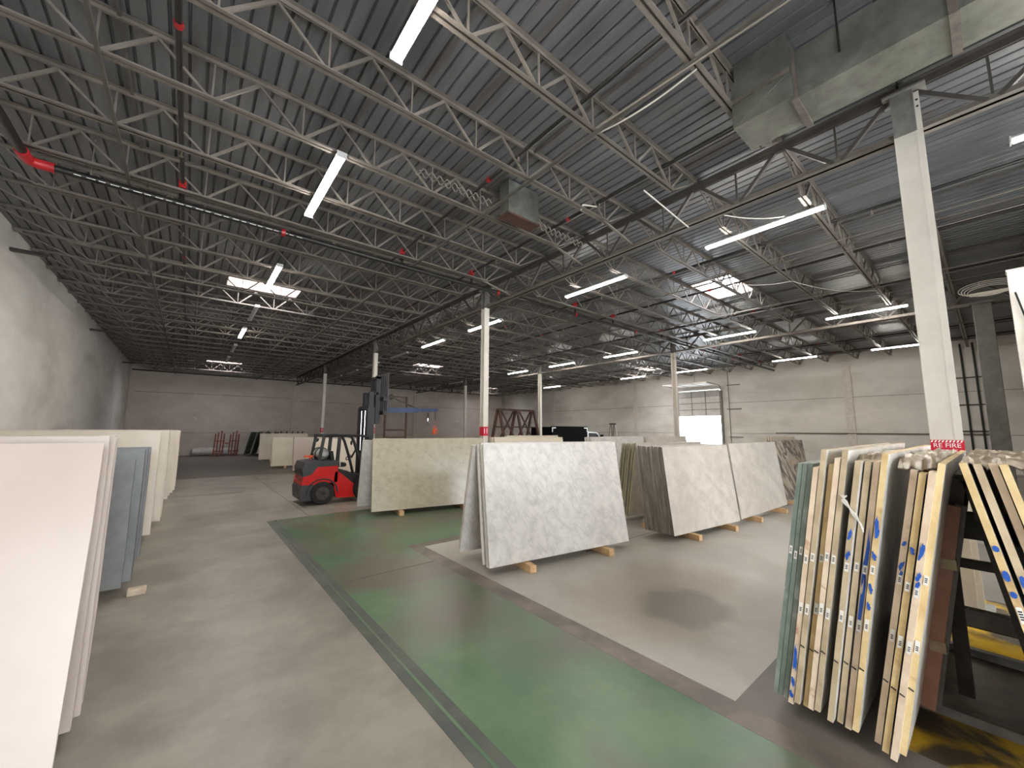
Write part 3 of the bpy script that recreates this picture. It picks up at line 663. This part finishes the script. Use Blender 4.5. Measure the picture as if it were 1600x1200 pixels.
# ---- taupe stack right of centre
A3 = R_(-6)
stack('stone_slab', 'the taupe stack with dark rough edges', (6.05, 3.32), A3, 2.0, 1.39, R_(7), 12, 'stone_taupe', 'stone_taupe_edge', T=.03, gap=.012, jx=.02)
stack('stone_slab', 'the taupe slabs continuing right of the dark-edged stack', (8.16, 3.14), R_(-1), 2.45, 1.40, R_(6.5), 3, 'stone_taupe', 'stone_white_edge', T=.03, gap=.02)
stack('stone_slab', 'the dark-veined stack at the far right of the row', (10.85, 3.2), R_(2), 2.6, 1.42, R_(6.5), 3, 'stone_dark_vein', 'stone_taupe_edge', T=.03, gap=.02)
stack('stone_slab', 'the olive-edged stack leaning back between marble and taupe', (6.75, 4.95), A3, 2.2, 1.42, R_(9), 6, 'stone_taupe', 'stone_greenish_edge', T=.03, gap=.02, mirror=True, order='back', bearers=False)
# ---- rows farther back
for k, (x, y, a, nm, f, e, n) in enumerate(((6.3, 8.3, -6, 'the beige stack behind the mottled marble', 'stone_cream', 'stone_cream_edge', 4), (9.0, 7.2, -4, 'the pale row end left of the roll-up door', 'stone_white_marble', 'stone_white_edge', 4), (11.6, 7.0, -2, 'the grey-white stack under the roll-up door', 'stone_taupe', 'stone_white_edge', 4), (8.6, 10.6, -4, 'the cream stack before the black truck box', 'stone_cream', 'stone_cream_edge', 3), (14.6, 4.4, 0, 'the distant pale stack right of the door', 'stone_cream', 'stone_cream_edge', 3),
        (3.1, 13.6, -4, 'the pale grey slabs seen through the forklift cab', 'stone_cream', 'stone_cream_edge', 3), (3.35, 17.9, 0, 'the white stack left behind the forklift tank', 'stone_pale', 'stone_taupe_edge', 3), (3.0, 20.7, 0, 'the cream stack farther left behind the forklift', 'stone_cream', 'stone_cream_edge', 4), (3.1, 25.6, 0, 'the small cream stack nearest the far wall', 'stone_cream', 'stone_cream_edge', 3))):
    stack('stone_slab', nm, (x, y), R_(a), 2.4, 1.47 if k < 5 else (1.36, 1.33, 1.28, 1.42)[k-5], R_(7), n, f, e, T=.03, gap=.03, jx=.02, bearers=(k > 5))
stack('stone_slab', 'the dark green slabs leaning at the far wall', (2.9, 31.2), R_(75), 2.0, 1.5, R_(12), 4, 'stone_dark_green', 'stone_dark_green', T=.05, gap=.28, mirror=True, bearers=False)
stack('stone_slab', 'the dark slab ends fanned behind the cream stacks', (3.6, 32.4), R_(80), 1.2, 1.55, R_(12), 8, 'stone_dark_green', 'stone_slate_edge', T=.06, gap=.2, mirror=True, bearers=False)

# ---- right foreground stack on its rack: slab ends face the camera
RX = 3.0
edgeset = [('stone_green', 'stone_green')]*3 + [('stone_white_face', 'stone_blush_edge'), ('stone_white_face', 'stone_sand_edge'), ('stone_white_face', 'stone_gold_edge'), ('stone_white_face', 'stone_blush_edge'), ('stone_white_face', 'stone_sand_edge'),
           ('stone_white_face', 'stone_sand_edge'), ('stone_white_face', 'stone_sand_edge'), ('stone_white_face', 'stone_blush_edge'), ('stone_white_face', 'stone_gold_edge'),
           ('stone_white_face', 'stone_blush_edge'), ('stone_white_face', 'stone_gold_edge'), ('stone_white_face', 'stone_blush_edge'), ('stone_white_face', 'stone_gold_edge')]
ypos = [1.035, 1.008, .981, .950, .915, .882, .846, .812, .752, .718, .682, .644, .560, .526, .492, .460]
zbs = [.10, .10, .10, .09, .11, .09, .11, .12, .10, .09, .08, .10, .07, .06, .05, .08]
hts = [1.47, 1.47, 1.47, 1.46, 1.55, 1.48, 1.50, 1.54, 1.50, 1.51, 1.52, 1.55, 1.50, 1.50, 1.52, 1.53]
random.seed(21)
desc = {0: 'outermost green-edged', 1: 'second green-edged', 2: 'third green-edged', 3: 'blue-smeared pale-edged slab beside the green ones in', 4: 'tall tan-edged', 5: 'golden-edged', 6: 'bright pink-beige-edged', 7: 'broad tan-edged slab ending the first group in', 8: 'first tan-edged slab after the dark gap in', 9: 'second tan-edged slab after the dark gap in', 10: 'long-blue-striped slab of', 11: 'golden-edged blue-marked slab with frayed strap in', 12: 'first slab of the near group in', 13: 'second slab of the near group in', 14: 'third slab of the near group in', 15: 'nearest slab showing its white polished face in'}
rphr = 'the upright slab rack at right'
def edge_marks(o, zl, T, seed, blue, black=True, blue_big=None):
    rd = random.Random(seed)
    for z, s in ((zl[0], .055), (zl[1], .07)):
        lbx = B(-.0075, -.006, .005, T-.005, z, z+s).build('barcode_label', 'paper', o)
        for k in range(3): B(-.0085, -.0075, .008, T-.008, z+.014+k*.009, z+.019+k*.009).build('print_line', 'ink', lbx)
    if black: MB().bar((-.007, .002, .345), (-.007, T-.003, .34), .006, .003, up=(1, 0, 0)).build('tick_mark', 'ink', o)
    for (z0, h) in blue:
        n = 8; pts = []
        for k in range(n):
            a = 2*PI*k/n; pts.append((T/2+math.cos(a)*T*.47*rd.uniform(.75, 1), z0+math.sin(a)*h/2*rd.uniform(.7, 1.1)))
        MB().prism(pts, 'x', -.0072, -.0055).build('spray_mark', 'blue_spray', o)
blues = {3: [(.28, .16), (.14, .06), (.06, .05)], 8: [(1.08, .06), (.96, .05)], 10: [(.95, .34), (.70, .34)], 11: [(1.13, .13), (.98, .05), (.80, .05), (.70, .04)], 12: [(1.10, .03), (.98, .05), (.92, .07)], 13: [(1.09, .04)], 14: [(1.10, .10), (.97, .05), (.92, .06)]}
for i, y in enumerate(ypos):
    T = .024 if i < 3 else .027
    L = 2.35
    mb = slab_mesh(L, hts[i], T, .003, .008); mb.v = [(x, -yy, z) for x, yy, z in mb.v]
    xo = random.uniform(-.03, .03)
    d = desc[i]; lb = d+' '+(rphr if (' in' in d or ' of' in d) else 'slab of '+rphr)
    lean = R_(9.0 if i < 12 else 10)
    o = mb.build('stone_slab', list(edgeset[i]), None, (RX+xo, y, zbs[i]), (lean, 0, R_(0)), label=lb, cat='slab', group='slabs on the upright rack at right')
    # marks are laid on the end facing the camera (local x = 0 side), thickness runs to -y
    h = bpy.data.objects.new('tmp', None)
    rd = random.Random(i)
    for z, s in ((.88+rd.uniform(-.02, .02), .05), (.56+rd.uniform(-.02, .02), .065)):
        if i < 3 and z < .7: continue
        lbx = B(-.0062, -.005, -T+.004, -.005, z, z+s).build('barcode_label', 'paper', o)
        for k in range(3): B(-.0072, -.0062, -T+.008, -.009, z+.014+k*.009, z+.019+k*.009).build('print_line', 'ink', lbx)
    if i > 3: MB().bar((-.0062, -.002, .352), (-.0062, -T+.004, .345), .004, .006).build('tick_mark', 'ink', o)
    for z0, hh in blues.get(i, []):
        n = 16; pts = [(-T/2+math.cos(2*PI*k/n)*T*.46*rd.uniform(.55, 1), z0+math.sin(2*PI*k/n)*hh/2*rd.uniform(.45, 1.2)+.25*hh*math.cos(2*PI*k/n)*(1 if i % 2 else -1)) for k in range(n)]
        MB().prism(pts, 'x', -.0058, -.004).build('spray_mark', 'blue_spray', o)
    bpy.data.objects.remove(h)
# slabs leaning the other way on the far side of the rack
for i, y in enumerate((-.14, -.185, -.235, -.268, -.36, -.40)):
    T = .028; mb = slab_mesh(2.3, 1.52, T, .003, .008); e = ['stone_gold_edge', 'stone_sand_edge', 'stone_blush_edge', 'stone_gold_edge', 'stone_gold_edge', 'stone_sand_edge'][i]
    o = mb.build('stone_slab', ['stone_white_face', e], None, (RX+.02*(i % 3), y-T, .10), (-R_(10), 0, 0), label='%s slanted slab at the right edge, counted from the rack centre' % ORD[i], cat='slab', group='slanted slabs at the right edge')
    lbx = B(-.0062, -.005, .005, T-.004, .80, .87).build('barcode_label', 'paper', o)
    for k in range(4): B(-.0072, -.0062, .008, T-.007, .815+k*.011, .821+k*.011).build('print_line', 'ink', lbx)
    for z0, hh in ([(1.12, .03), (1.0, .05), (.92, .03)] if i == 0 else [(.98, .06)] if i == 1 else []):
        pts = [(T/2+math.cos(2*PI*k/8)*T*.46*random.uniform(.8, 1), z0+math.sin(2*PI*k/8)*hh/2) for k in range(8)]
        MB().prism(pts, 'x', -.0058, -.004).build('spray_mark', 'blue_spray', o)
# crumpled plastic film over the slab tops
def film(x0, x1, y0, y1, z, label, seed, drop=.05, m='film'):
    rd = random.Random(seed); nx, ny = 16, 14; mb = MB(); pts = []
    for a in range(nx+1):
        for b in range(ny+1):
            e = max(abs(a/nx-.5), abs(b/ny-.5))*2
            pts.append((x0+(x1-x0)*a/nx+rd.uniform(-.012, .012), y0+(y1-y0)*b/ny+rd.uniform(-.008, .008), z+.012*math.sin(a*1.3+seed)*math.sin(b*.9)+rd.uniform(-.006, .010)-(drop if e > .97 else 0)))
    fs = [(a*(ny+1)+b, (a+1)*(ny+1)+b, (a+1)*(ny+1)+b+1, a*(ny+1)+b+1) for a in range(nx) for b in range(ny)]
    low = [(p[0], p[1], p[2]-.006) for p in pts]; k = len(pts)
    mb.poly(pts+low, fs+[tuple(i+k for i in reversed(f)) for f in fs])
    mb.build('plastic_film', m, label=label, cat='plastic film', smooth=True)
film(3.1, 4.9, .2, .36, 1.60, 'crumpled plastic film over the near slab group at right', 1)
film(3.2, 5.0, .42, .62, 1.60, 'crumpled plastic film over the middle slab group at right', 2)
film(3.05, 4.6, -.12, .12, 1.61, 'crumpled plastic film on the slanted slabs at right edge', 4, .03)
# frayed white strap hanging between two groups
t = thing('frayed_strap', 'frayed white strap tied between slabs on the right rack', 'strap', (2.98, .50, 1.22))
for k in range(4): MB().tube([(0, .10-.01*k, .16), (-.015, .07+.008*k, .13), (-.02, .05-.006*k, .06), (-.01, .01, -.01*k)], .004, 5).build('strand', 'cable_white', t)

# steel A-frame rack that carries them
t = thing('slab_rack', 'dark steel A-frame rack between the two slab rows at right', 'rack', (0, 0, 0))
for x in (3.78, 4.9):
    B(x-.03, x+.03, -1.1, .62, 0.005, .06).build('base_beam', 'rack_grey', t)
    MB().bar((x, .40, .06), (x, .16, 1.45), .06, .06, up=(1, 0, 0)).build('post', 'rack_steel', t)
    MB().bar((x, -.10, .06), (x, .12, 1.45), .06, .06, up=(1, 0, 0)).build('post', 'rack_steel', t)
for z, h in ((.50, .10), (.86, .05), (1.05, .17)):
    B(4.02, 4.09, -1.0, .30, z, z+h).build('rail', 'rack_steel' if z != .5 else 'rack_grey', t)
B(4.0, 4.06, .22, .29, .06, 1.4).build('post', 'rack_steel', t)
MB().bar((4.05, -.25, .58), (4.05, -.18, .88), .10, .06, up=(1, 0, 0)).build('brace', 'rack_steel', t)
B(5.4, 5.47, -1.3, .3, .06, .16).build('rail', 'rack_steel', t)
B(3.8, 5.5, .10, .18, 1.42, 1.48).build('ridge', 'rack_steel', t)
t = thing('rack_board', 'pinkish upright board strapped to the rack behind the nearest slab', 'board', (3.655, .405, 0))
MB().bar((0, 0, .07), (0, -.21, 1.30), .07, .05, up=(1, 0, 0)).build('board', 'pink_board', t)
for z in (.42, .92): MB().box(-.03, .05, -.17*z-.04, -.17*z+.03, z, z+.06).build('strap_wrap', 'film', t)
MB().bar((3.735, .375, .07), (3.735, .165, 1.30), .05, .05, up=(1, 0, 0)).build('rack_upright', 'rack_grey', label='grey steel upright beside the pinkish board at right', cat='post')
mb = slab_mesh(.9, 1.1, .03, .003, .01); mb.build('stone_slab', ['stone_white_face', 'stone_white_edge'], None, (5.6, .05, .06), (R_(6), 0, R_(-80)), label='white slab glimpsed through the rack above yellow floor', cat='slab')

# ================================================================== FORKLIFT
t = thing('forklift', 'red and black forklift with raised mast and hook boom', 'forklift', (2.1, 10.62, 0), 0)
W = .46
def both(f):
    for s in (-1, 1): f(s)
# counterweight
cw = MB().prism([(0, .14), (.04, .10), (.34, .12), (.40, .30), (.30, .47), (.02, .47), (-.02, .40)], 'y', -W, W)
cw.build('counterweight_base', 'lift_grey', t)
MB().prism([(.0, .47), (.30, .47), (.78, .50), (.78, .88), (.32, .87), (.20, .70), (.03, .66)], 'y', -W, W).build('body_side', 'lift_red', t)
MB().prism([(.03, .66), (.20, .70), (.32, .87), (.78, .88), (.78, 1.0), (.30, 1.02), (.05, .99), (.0, .85)], 'y', -W+.004, W-.004).build('hood', 'lift_grey', t)
for z in (.70, .78): B(-.012, .012, -W+.08, W-.08, z, z+.05).build('vent_slot', 'lift_black', t)
B(-.03, .0, -.12, .12, .36, .44).build('tow_pin_plate', 'lift_black', t)
MB().prism([(.78, .12), (1.34, .10), (1.34, .28), (1.20, .40), (.80, .74), (.72, .74), (.70, .45), (.74, .24)], 'y', -W, W).build('side_panel', 'lift_red', t)
MB().prism([(.74, .74), (.80, .74), (1.20, .40), (1.36, .28), (1.44, .28), (1.44, .62), (1.10, .66), (1.02, .74), (.78, .80)], 'y', -W+.03, W-.03).build('floor_cowl', 'lift_black', t)
def wheel(x, y, r, wd, nm):
    g = MB().tube([(x, y-wd/2, r), (x, y-wd/2+.03, r), (x, y+wd/2-.03, r), (x, y+wd/2, r)], [r*.9, r, r, r*.9], 24).build(nm, 'rubber', t, smooth=True)
    s = -1 if y < 0 else 1
    MB().tube([(x, y+s*(wd/2-.01), r), (x, y+s*(wd/2+.012), r)], [r*.6, r*.55], 18).build('rim', 'rim', g)
    MB().tube([(x, y+s*(wd/2), r), (x, y+s*(wd/2+.03), r)], r*.2, 10).build('hub', 'lift_black', g)
    for k in range(5): MB().tube([(x+r*.38*math.cos(k*1.257), y+s*(wd/2+.01), r+r*.38*math.sin(k*1.257)), (x+r*.38*math.cos(k*1.257), y+s*(wd/2+.022), r+r*.38*math.sin(k*1.257))], .012, 6).build('lug_nut', 'lift_black', g)
wheel(.45, -W+.02, .265, .17, 'tyre'); wheel(.45, W-.02, .265, .17, 'tyre'); wheel(1.45, -W+.02, .30, .2, 'tyre'); wheel(1.45, W-.02, .30, .2, 'tyre')
for s in (-1, 1):
    pts = [(.45+.32*math.cos(a), .26+.31*math.sin(a)) for a in [PI*k/10 for k in range(11)]]
    o_ = pts+[(x*1.0+(x-.45)*.12, z+(z-.26)*.10) for x, z in reversed(pts)]
    y = s*(W+.004); MB().prism(o_, 'y', min(y, y-s*.1), max(y, y-s*.1)).build('wheel_arch', 'lift_black', t)
# seat, steering, tank
MB().cbox(.72, 1.06, -.2, .2, .82, .92, .03).build('seat', 'lift_black', t); MB().prism([(.70, .90), (.78, .90), (.72, 1.22), (.64, 1.22)], 'y', -.19, .19).build('seat_back', 'lift_black', t)
MB().tube([(1.30, 0, .60), (1.16, 0, 1.02)], .025, 8).build('steering_column', 'lift_black', t)
MB().tube([(1.15+.13*math.cos(a)*.35, .13*math.sin(a), 1.04+.13*math.cos(a)*.93*.5) for a in [2*PI*k/20 for k in range(21)]], .012, 6).build('steering_wheel', 'lift_black', t)
tk = MB().tube([(.40, 0, 1.16)]+[(.40+.06*0, -.01, 1.16)], .01, 6)
MB().tube([(.47, .31, 1.16), (.47, .27, 1.16), (.47, .20, 1.16), (.47, -.26, 1.16), (.47, -.33, 1.16), (.47, -.37, 1.16)], [.05, .10, .14, .14, .10, .05], 18).build('gas_tank', 'tank_steel', t, smooth=True)
for y in (-.14, .14): MB().tube([(.47+.145*math.cos(a), y, 1.16+.145*math.sin(a)) for a in [2*PI*k/20 for k in range(21)]], .014, 6).build('tank_strap', 'lift_black', t)
B(.32, .62, -.28, .28, 1.0, 1.03).build('tank_bracket', 'lift_black', t)
B(.10, .30, -.10, -.03, 1.08, 1.13).build('orange_bracket', 'orange', t); MB().tube([(.24, -.06, 1.03), (.24, -.06, 1.10)], .03, 8).build('orange_knob', 'orange', t)
# overhead guard
for s in (-1, 1):
    y = s*(W-.06)
    MB().bar((.76, y, .78), (.80, y, 1.58), .07, .07, up=(1, 0, 0)).build('guard_post', 'lift_black', t)
    MB().bar((.36, y, 1.02), (.44, y, 1.58), .06, .06, up=(1, 0, 0)).build('guard_post', 'lift_black', t)
    MB().tube([(1.40, y, .62), (1.28, y, 1.05), (1.15, y, 1.44), (1.08, y, 1.57), (.98, y, 1.60), (.42, y, 1.60)], .035, 8).build('guard_rail', 'lift_black', t)
    MB().tube([(1.34, y-s*.02, 1.0), (1.55, y, 1.4), (1.50, y, 1.56), (1.30, y, 1.60), (1.0, y, 1.60)], .025, 8).build('guard_rail', 'lift_black', t)
for k in range(7): B(.46+k*.15, .50+k*.15, -W+.08, W-.08, 1.585, 1.62).build('guard_slat', 'lift_black', t)
B(.40, .46, -W+.03, W-.03, 1.57, 1.63).build('guard_beam', 'lift_black', t)
B(.83, .838, -W+.03, -W+.06, .86, 1.06).build('decal', 'paper', t)
MB().tube([(.30, -.30, 1.50), (.33, -.30, 1.48)], [.06, .04], 10).build('work_lamp', 'chrome', t)
MB().tube([(1.12, -.30, 1.42), (1.10, -.30, 1.42)], [.06, .05], 10).build('mirror', 'lift_black', t)
# mast
mx = 1.58
for s in (-1, 1):
    y = s*.30
    MB().box(mx-.12, mx+.06, y*1.1-.06, y*1.1+.06, .06, 2.34).build('outer_mast_rail', 'lift_black', t)
    MB().box(mx-.05, mx+.07, y*.72-.04, y*.72+.04, 1.2, 2.75).build('inner_mast_rail', 'lift_black', t)
    MB().box(mx+.14, mx+.26, y*.6-.04, y*.6+.04, 1.9, 3.18).build('inner_mast_rail', 'lift_black', t)
    MB().tube([(mx-.10, y*.45, .2), (mx-.10, y*.45, 1.2)], .045, 10).build('lift_cylinder', 'lift_black', t)
    MB().tube([(mx-.10, y*.45, 1.2), (mx-.10, y*.45, 2.25)], .014, 10).build('lift_rod', 'chrome', t)
for z in (.5, 1.75, 2.30): B(mx-.10, mx-.02, -.35, .35, z, z+.07).build('mast_crossbar', 'lift_black', t)
B(mx+.10, mx+.2, -.22, .22, 2.68, 2.75).build('mast_crossbar', 'lift_black', t); B(mx+.14, mx+.26, -.22, .22, 3.12, 3.18).build('mast_crossbar', 'lift_black', t)
MB().box(mx+.27, mx+.36, -.42, .42, 2.15, 2.25).box(mx+.27, mx+.36, -.42, .42, 2.52, 2.62).build('fork_carriage', 'lift_black', t)
for k in range(7): MB().box(mx+.36, mx+.40, -.42+k*.135, -.38+k*.135, 2.15, 3.25).build('backrest_bar', 'lift_grey', t)
B(mx+.35, mx+.41, -.44, .44, 3.22, 3.28).build('backrest_top', 'lift_grey', t)
MB().tube([(mx+.1, .1, 2.7), (mx+.3, .12, 2.95), (mx+.38, .12, 2.6)], .018, 6).build('hydraulic_hose', 'cable_black', t)
# boom
MB().bar((mx+.42, 0, 2.28), (mx+1.45, 0, 2.32), .14, .14).build('boom', 'boom_blue', t)
MB().bar((mx+1.40, 0, 2.32), (mx+2.10, 0, 2.345), .09, .09).build('boom_extension', 'boom_blue', t)
MB().bar((mx+.42, 0, 2.75), (mx+1.40, 0, 2.38), .03).build('boom_stay', 'lift_black', t)
def hook(x, z, m, nm):
    h = MB().tube([(x, 0, z), (x, 0, z-.12)], .025, 8).build(nm, 'lift_black', t)
    MB().tube([(x+.03*math.cos(a), 0, z-.15+.03*math.sin(a)) for a in [2*PI*k/10 for k in range(11)]], .01, 6).build('ring', 'lift_black', h)
    MB().tube([(x, 0, z-.18), (x, 0, z-.26)]+[(x+.05*math.sin(a), 0, z-.31+.05*math.cos(a)) for a in [.3+PI*1.35*k/10 for k in range(11)]], .016, 7).build('hook_bend', m, h)
hook(mx+1.80, 2.27, 'chrome', 'hook'); 
h = MB().tube([(mx+2.04, 0, 2.30), (mx+2.04, 0, 2.04)], .016, 6).build('chain', 'lift_black', t)
for k in range(4): MB().tube([(mx+2.04+.02*math.cos(a), .012*(k % 2), 2.0-.06*k+.03*math.sin(a)) for a in [2*PI*j/8 for j in range(9)]], .008, 5).build('chain_link', 'rack_red', h)
c_ = MB().cbox(mx+1.97, mx+2.11, -.05, .05, 1.62, 1.78, .02).build('lifting_clamp', 'orange', t)
MB().tube([(mx+2.04+.05*math.cos(a), 0, 1.79+.05*math.sin(a)) for a in [PI*k/8 for k in range(9)]], .014, 6).build('shackle', 'orange', c_)
B(mx+2.02, mx+2.06, -.056, -.05, 1.66, 1.72).build('clamp_plate', 'chrome', c_)

# ================================================================== BACKGROUND THINGS
def aframe(x, y, w, h, d, label, bars, m, name='a_frame_rack', n=3, ht=.10, rz=0):
    t = thing(name, label, 'rack', (x, y, 0), rz)
    for k in range(n):
        px = w*k/(n-1)
        for s in (-1, 1): MB().bar((px, s*d, 0), (px, s*.06, h), ht, ht, up=(1, 0, 0)).build('leg', m, t)
    B(0, w, -.06, .06, h-.06, h+.03).build('ridge', m, t)
    for z in bars:
        q = d*(1-z/h)+.02
        for s in (-1, 1): MB().bar((0, s*q, z), (w, s*q, z), .05).build('rail', m, t)
    for k in range(n-1):
        MB().bar((w*k/(n-1)+.08, -.1, h-.05), (w*(k+1)/(n-1), -d*.9, .25), .07, .04, up=(0, 1, 0)).build('brace', m, t)
        MB().bar((w*(k+1)/(n-1)-.08, .1, h-.05), (w*k/(n-1), d*.9, .25), .07, .04, up=(0, 1, 0)).build('brace', m, t)
    return t
aframe(11.0, 14.4, 2.15, 2.72, .85, 'big dark rusty A-frame rack behind the mottled slab', (1.9,), 'rack_rust')
# steel ladder frame by the forklift boom
t = thing('ladder_frame', 'tall dark steel ladder frame behind the forklift boom', 'frame', (5.5, 14.0, 0))
for x in (0, .82): B(x-.03, x+.03, -.03, .03, 0, 3.0 if x else 2.5).build('post', 'rack_rust', t)
for z in (1.45, 1.72, 2.45): B(.03, .79, -.02, .02, z, z+.05).build('rung', 'rack_rust', t)
B(-.2, .85, -.02, .02, 2.95, 3.0).build('rung', 'rack_rust', t); B(.18, .26, -.05, .05, 2.86, 3.06).build('clamp', 'rack_steel', t)
# red racks and wrapped bundle at the far wall
for i, (x, y) in enumerate(((1.35, 32.2), (2.15, 32.15))):
    t = thing('pole_rack', ('left' if i == 0 else 'right')+' reddish pole rack standing by the far wall', 'rack', (x, y, 0))
    for k in range(4): MB().bar((k*.16, (k % 2)*.3, 0), (k*.16+.06, (k % 2)*.3, 1.45+.1*(k % 3)), .07, .07, up=(0, 1, 0)).build('pole', 'rack_red', t)
    for z in (.3, .95): B(0, .55, -.03, .03, z, z+.06).build('crossbar', 'rack_red', t)
B(1.92, 2.14, 32.14, 32.2, .8, .86).build('crossbar', 'rack_red', label='reddish bar joining the two pole racks', cat='bar')
mb = MB().tube([(.2, 33.1, .28), (.3, 33.1, .28), (.9, 33.15, .30), (1.5, 33.1, .27), (2.6, 33.1, .26), (2.7, 33.1, .26)], [.1, .25, .28, .26, .25, .1], 12)
mb.build('wrapped_bundle', 'film_white', label='white plastic-wrapped bundle lying at the far wall', cat='bundle', smooth=True)
# truck
t = thing('box_truck', 'white truck with a black box seen over the slabs', 'truck', (18.1, 18.0, 0))
B(0, 3.5, 0, .12, .95, 2.02).build('black_box_front', 'truck_black', t); B(0, 3.5, .12, 2.0, .95, 1.98).build('box_body', 'truck_black', t)
for s in (0, 1):
    x0, x1 = (0, .35) if s == 0 else (3.15, 3.5)
    B(x0, x1, -.02, 0, 1.88, 1.95).build('corner_bracket', 'truck_white', t); B(0.0 if s == 0 else 3.43, .07 if s == 0 else 3.5, -.02, 0, 1.65, 1.88).build('corner_bracket', 'truck_white', t)
MB().prism([(3.6, .5), (6.0, .5), (6.0, 1.0), (5.2, 1.15), (4.7, 1.62), (3.6, 1.68)], 'y', .1, 1.7).build('cab', 'truck_white', t)
MB().prism([(3.75, 1.15), (5.0, 1.15), (4.62, 1.55), (3.75, 1.58)], 'y', .085, .1).build('side_window', 'glass_dark', t)
MB().poly([(4.75, .2, 1.57), (5.19, .2, 1.17), (5.19, 1.6, 1.17), (4.75, 1.6, 1.57)], [(0, 1, 2, 3)]).build('windscreen', 'glass_dark', t)
B(4.9, 5.1, -.15, .0, 1.15, 1.45).build('wing_mirror', 'truck_black', t)
B(0, 6.0, .2, 1.6, .4, .55).build('chassis', 'truck_black', t)
for x in (.9, 5.1):
    for y in (.15, 1.75): MB().tube([(x, y-.12, .4), (x, y+.12, .4)], .4, 18).build('wheel', 'rubber', t)
# step ladder behind the stacks near the roll-up door
t = thing('step_ladder', 'small step ladder top rising behind slabs left of the roll-up door', 'ladder', (15.0, 11.0, 0))
for s in (-1, 1):
    MB().bar((s*.25, -.25, 0), (s*.12, 0, 2.05), .05).build('rail', 'conduit', t); MB().bar((s*.25, .3, 0), (s*.12, .05, 2.0), .04).build('rail', 'conduit', t)
for k in range(6): B(-.24+k*.018, .24-k*.018, -.24+k*.035, -.16+k*.035, .3+k*.28, .33+k*.28).build('tread', 'conduit', t)
B(-.15, .15, -.06, .1, 2.02, 2.08).build('cap', 'rack_steel', t)
MB().cbox(-.37, -.22, 5.90, 6.02, 0, .06, .006).build('stone_offcut', 'stone_cream_edge', label='small pale stone offcut on the floor below the dark grey slabs', cat='stone')
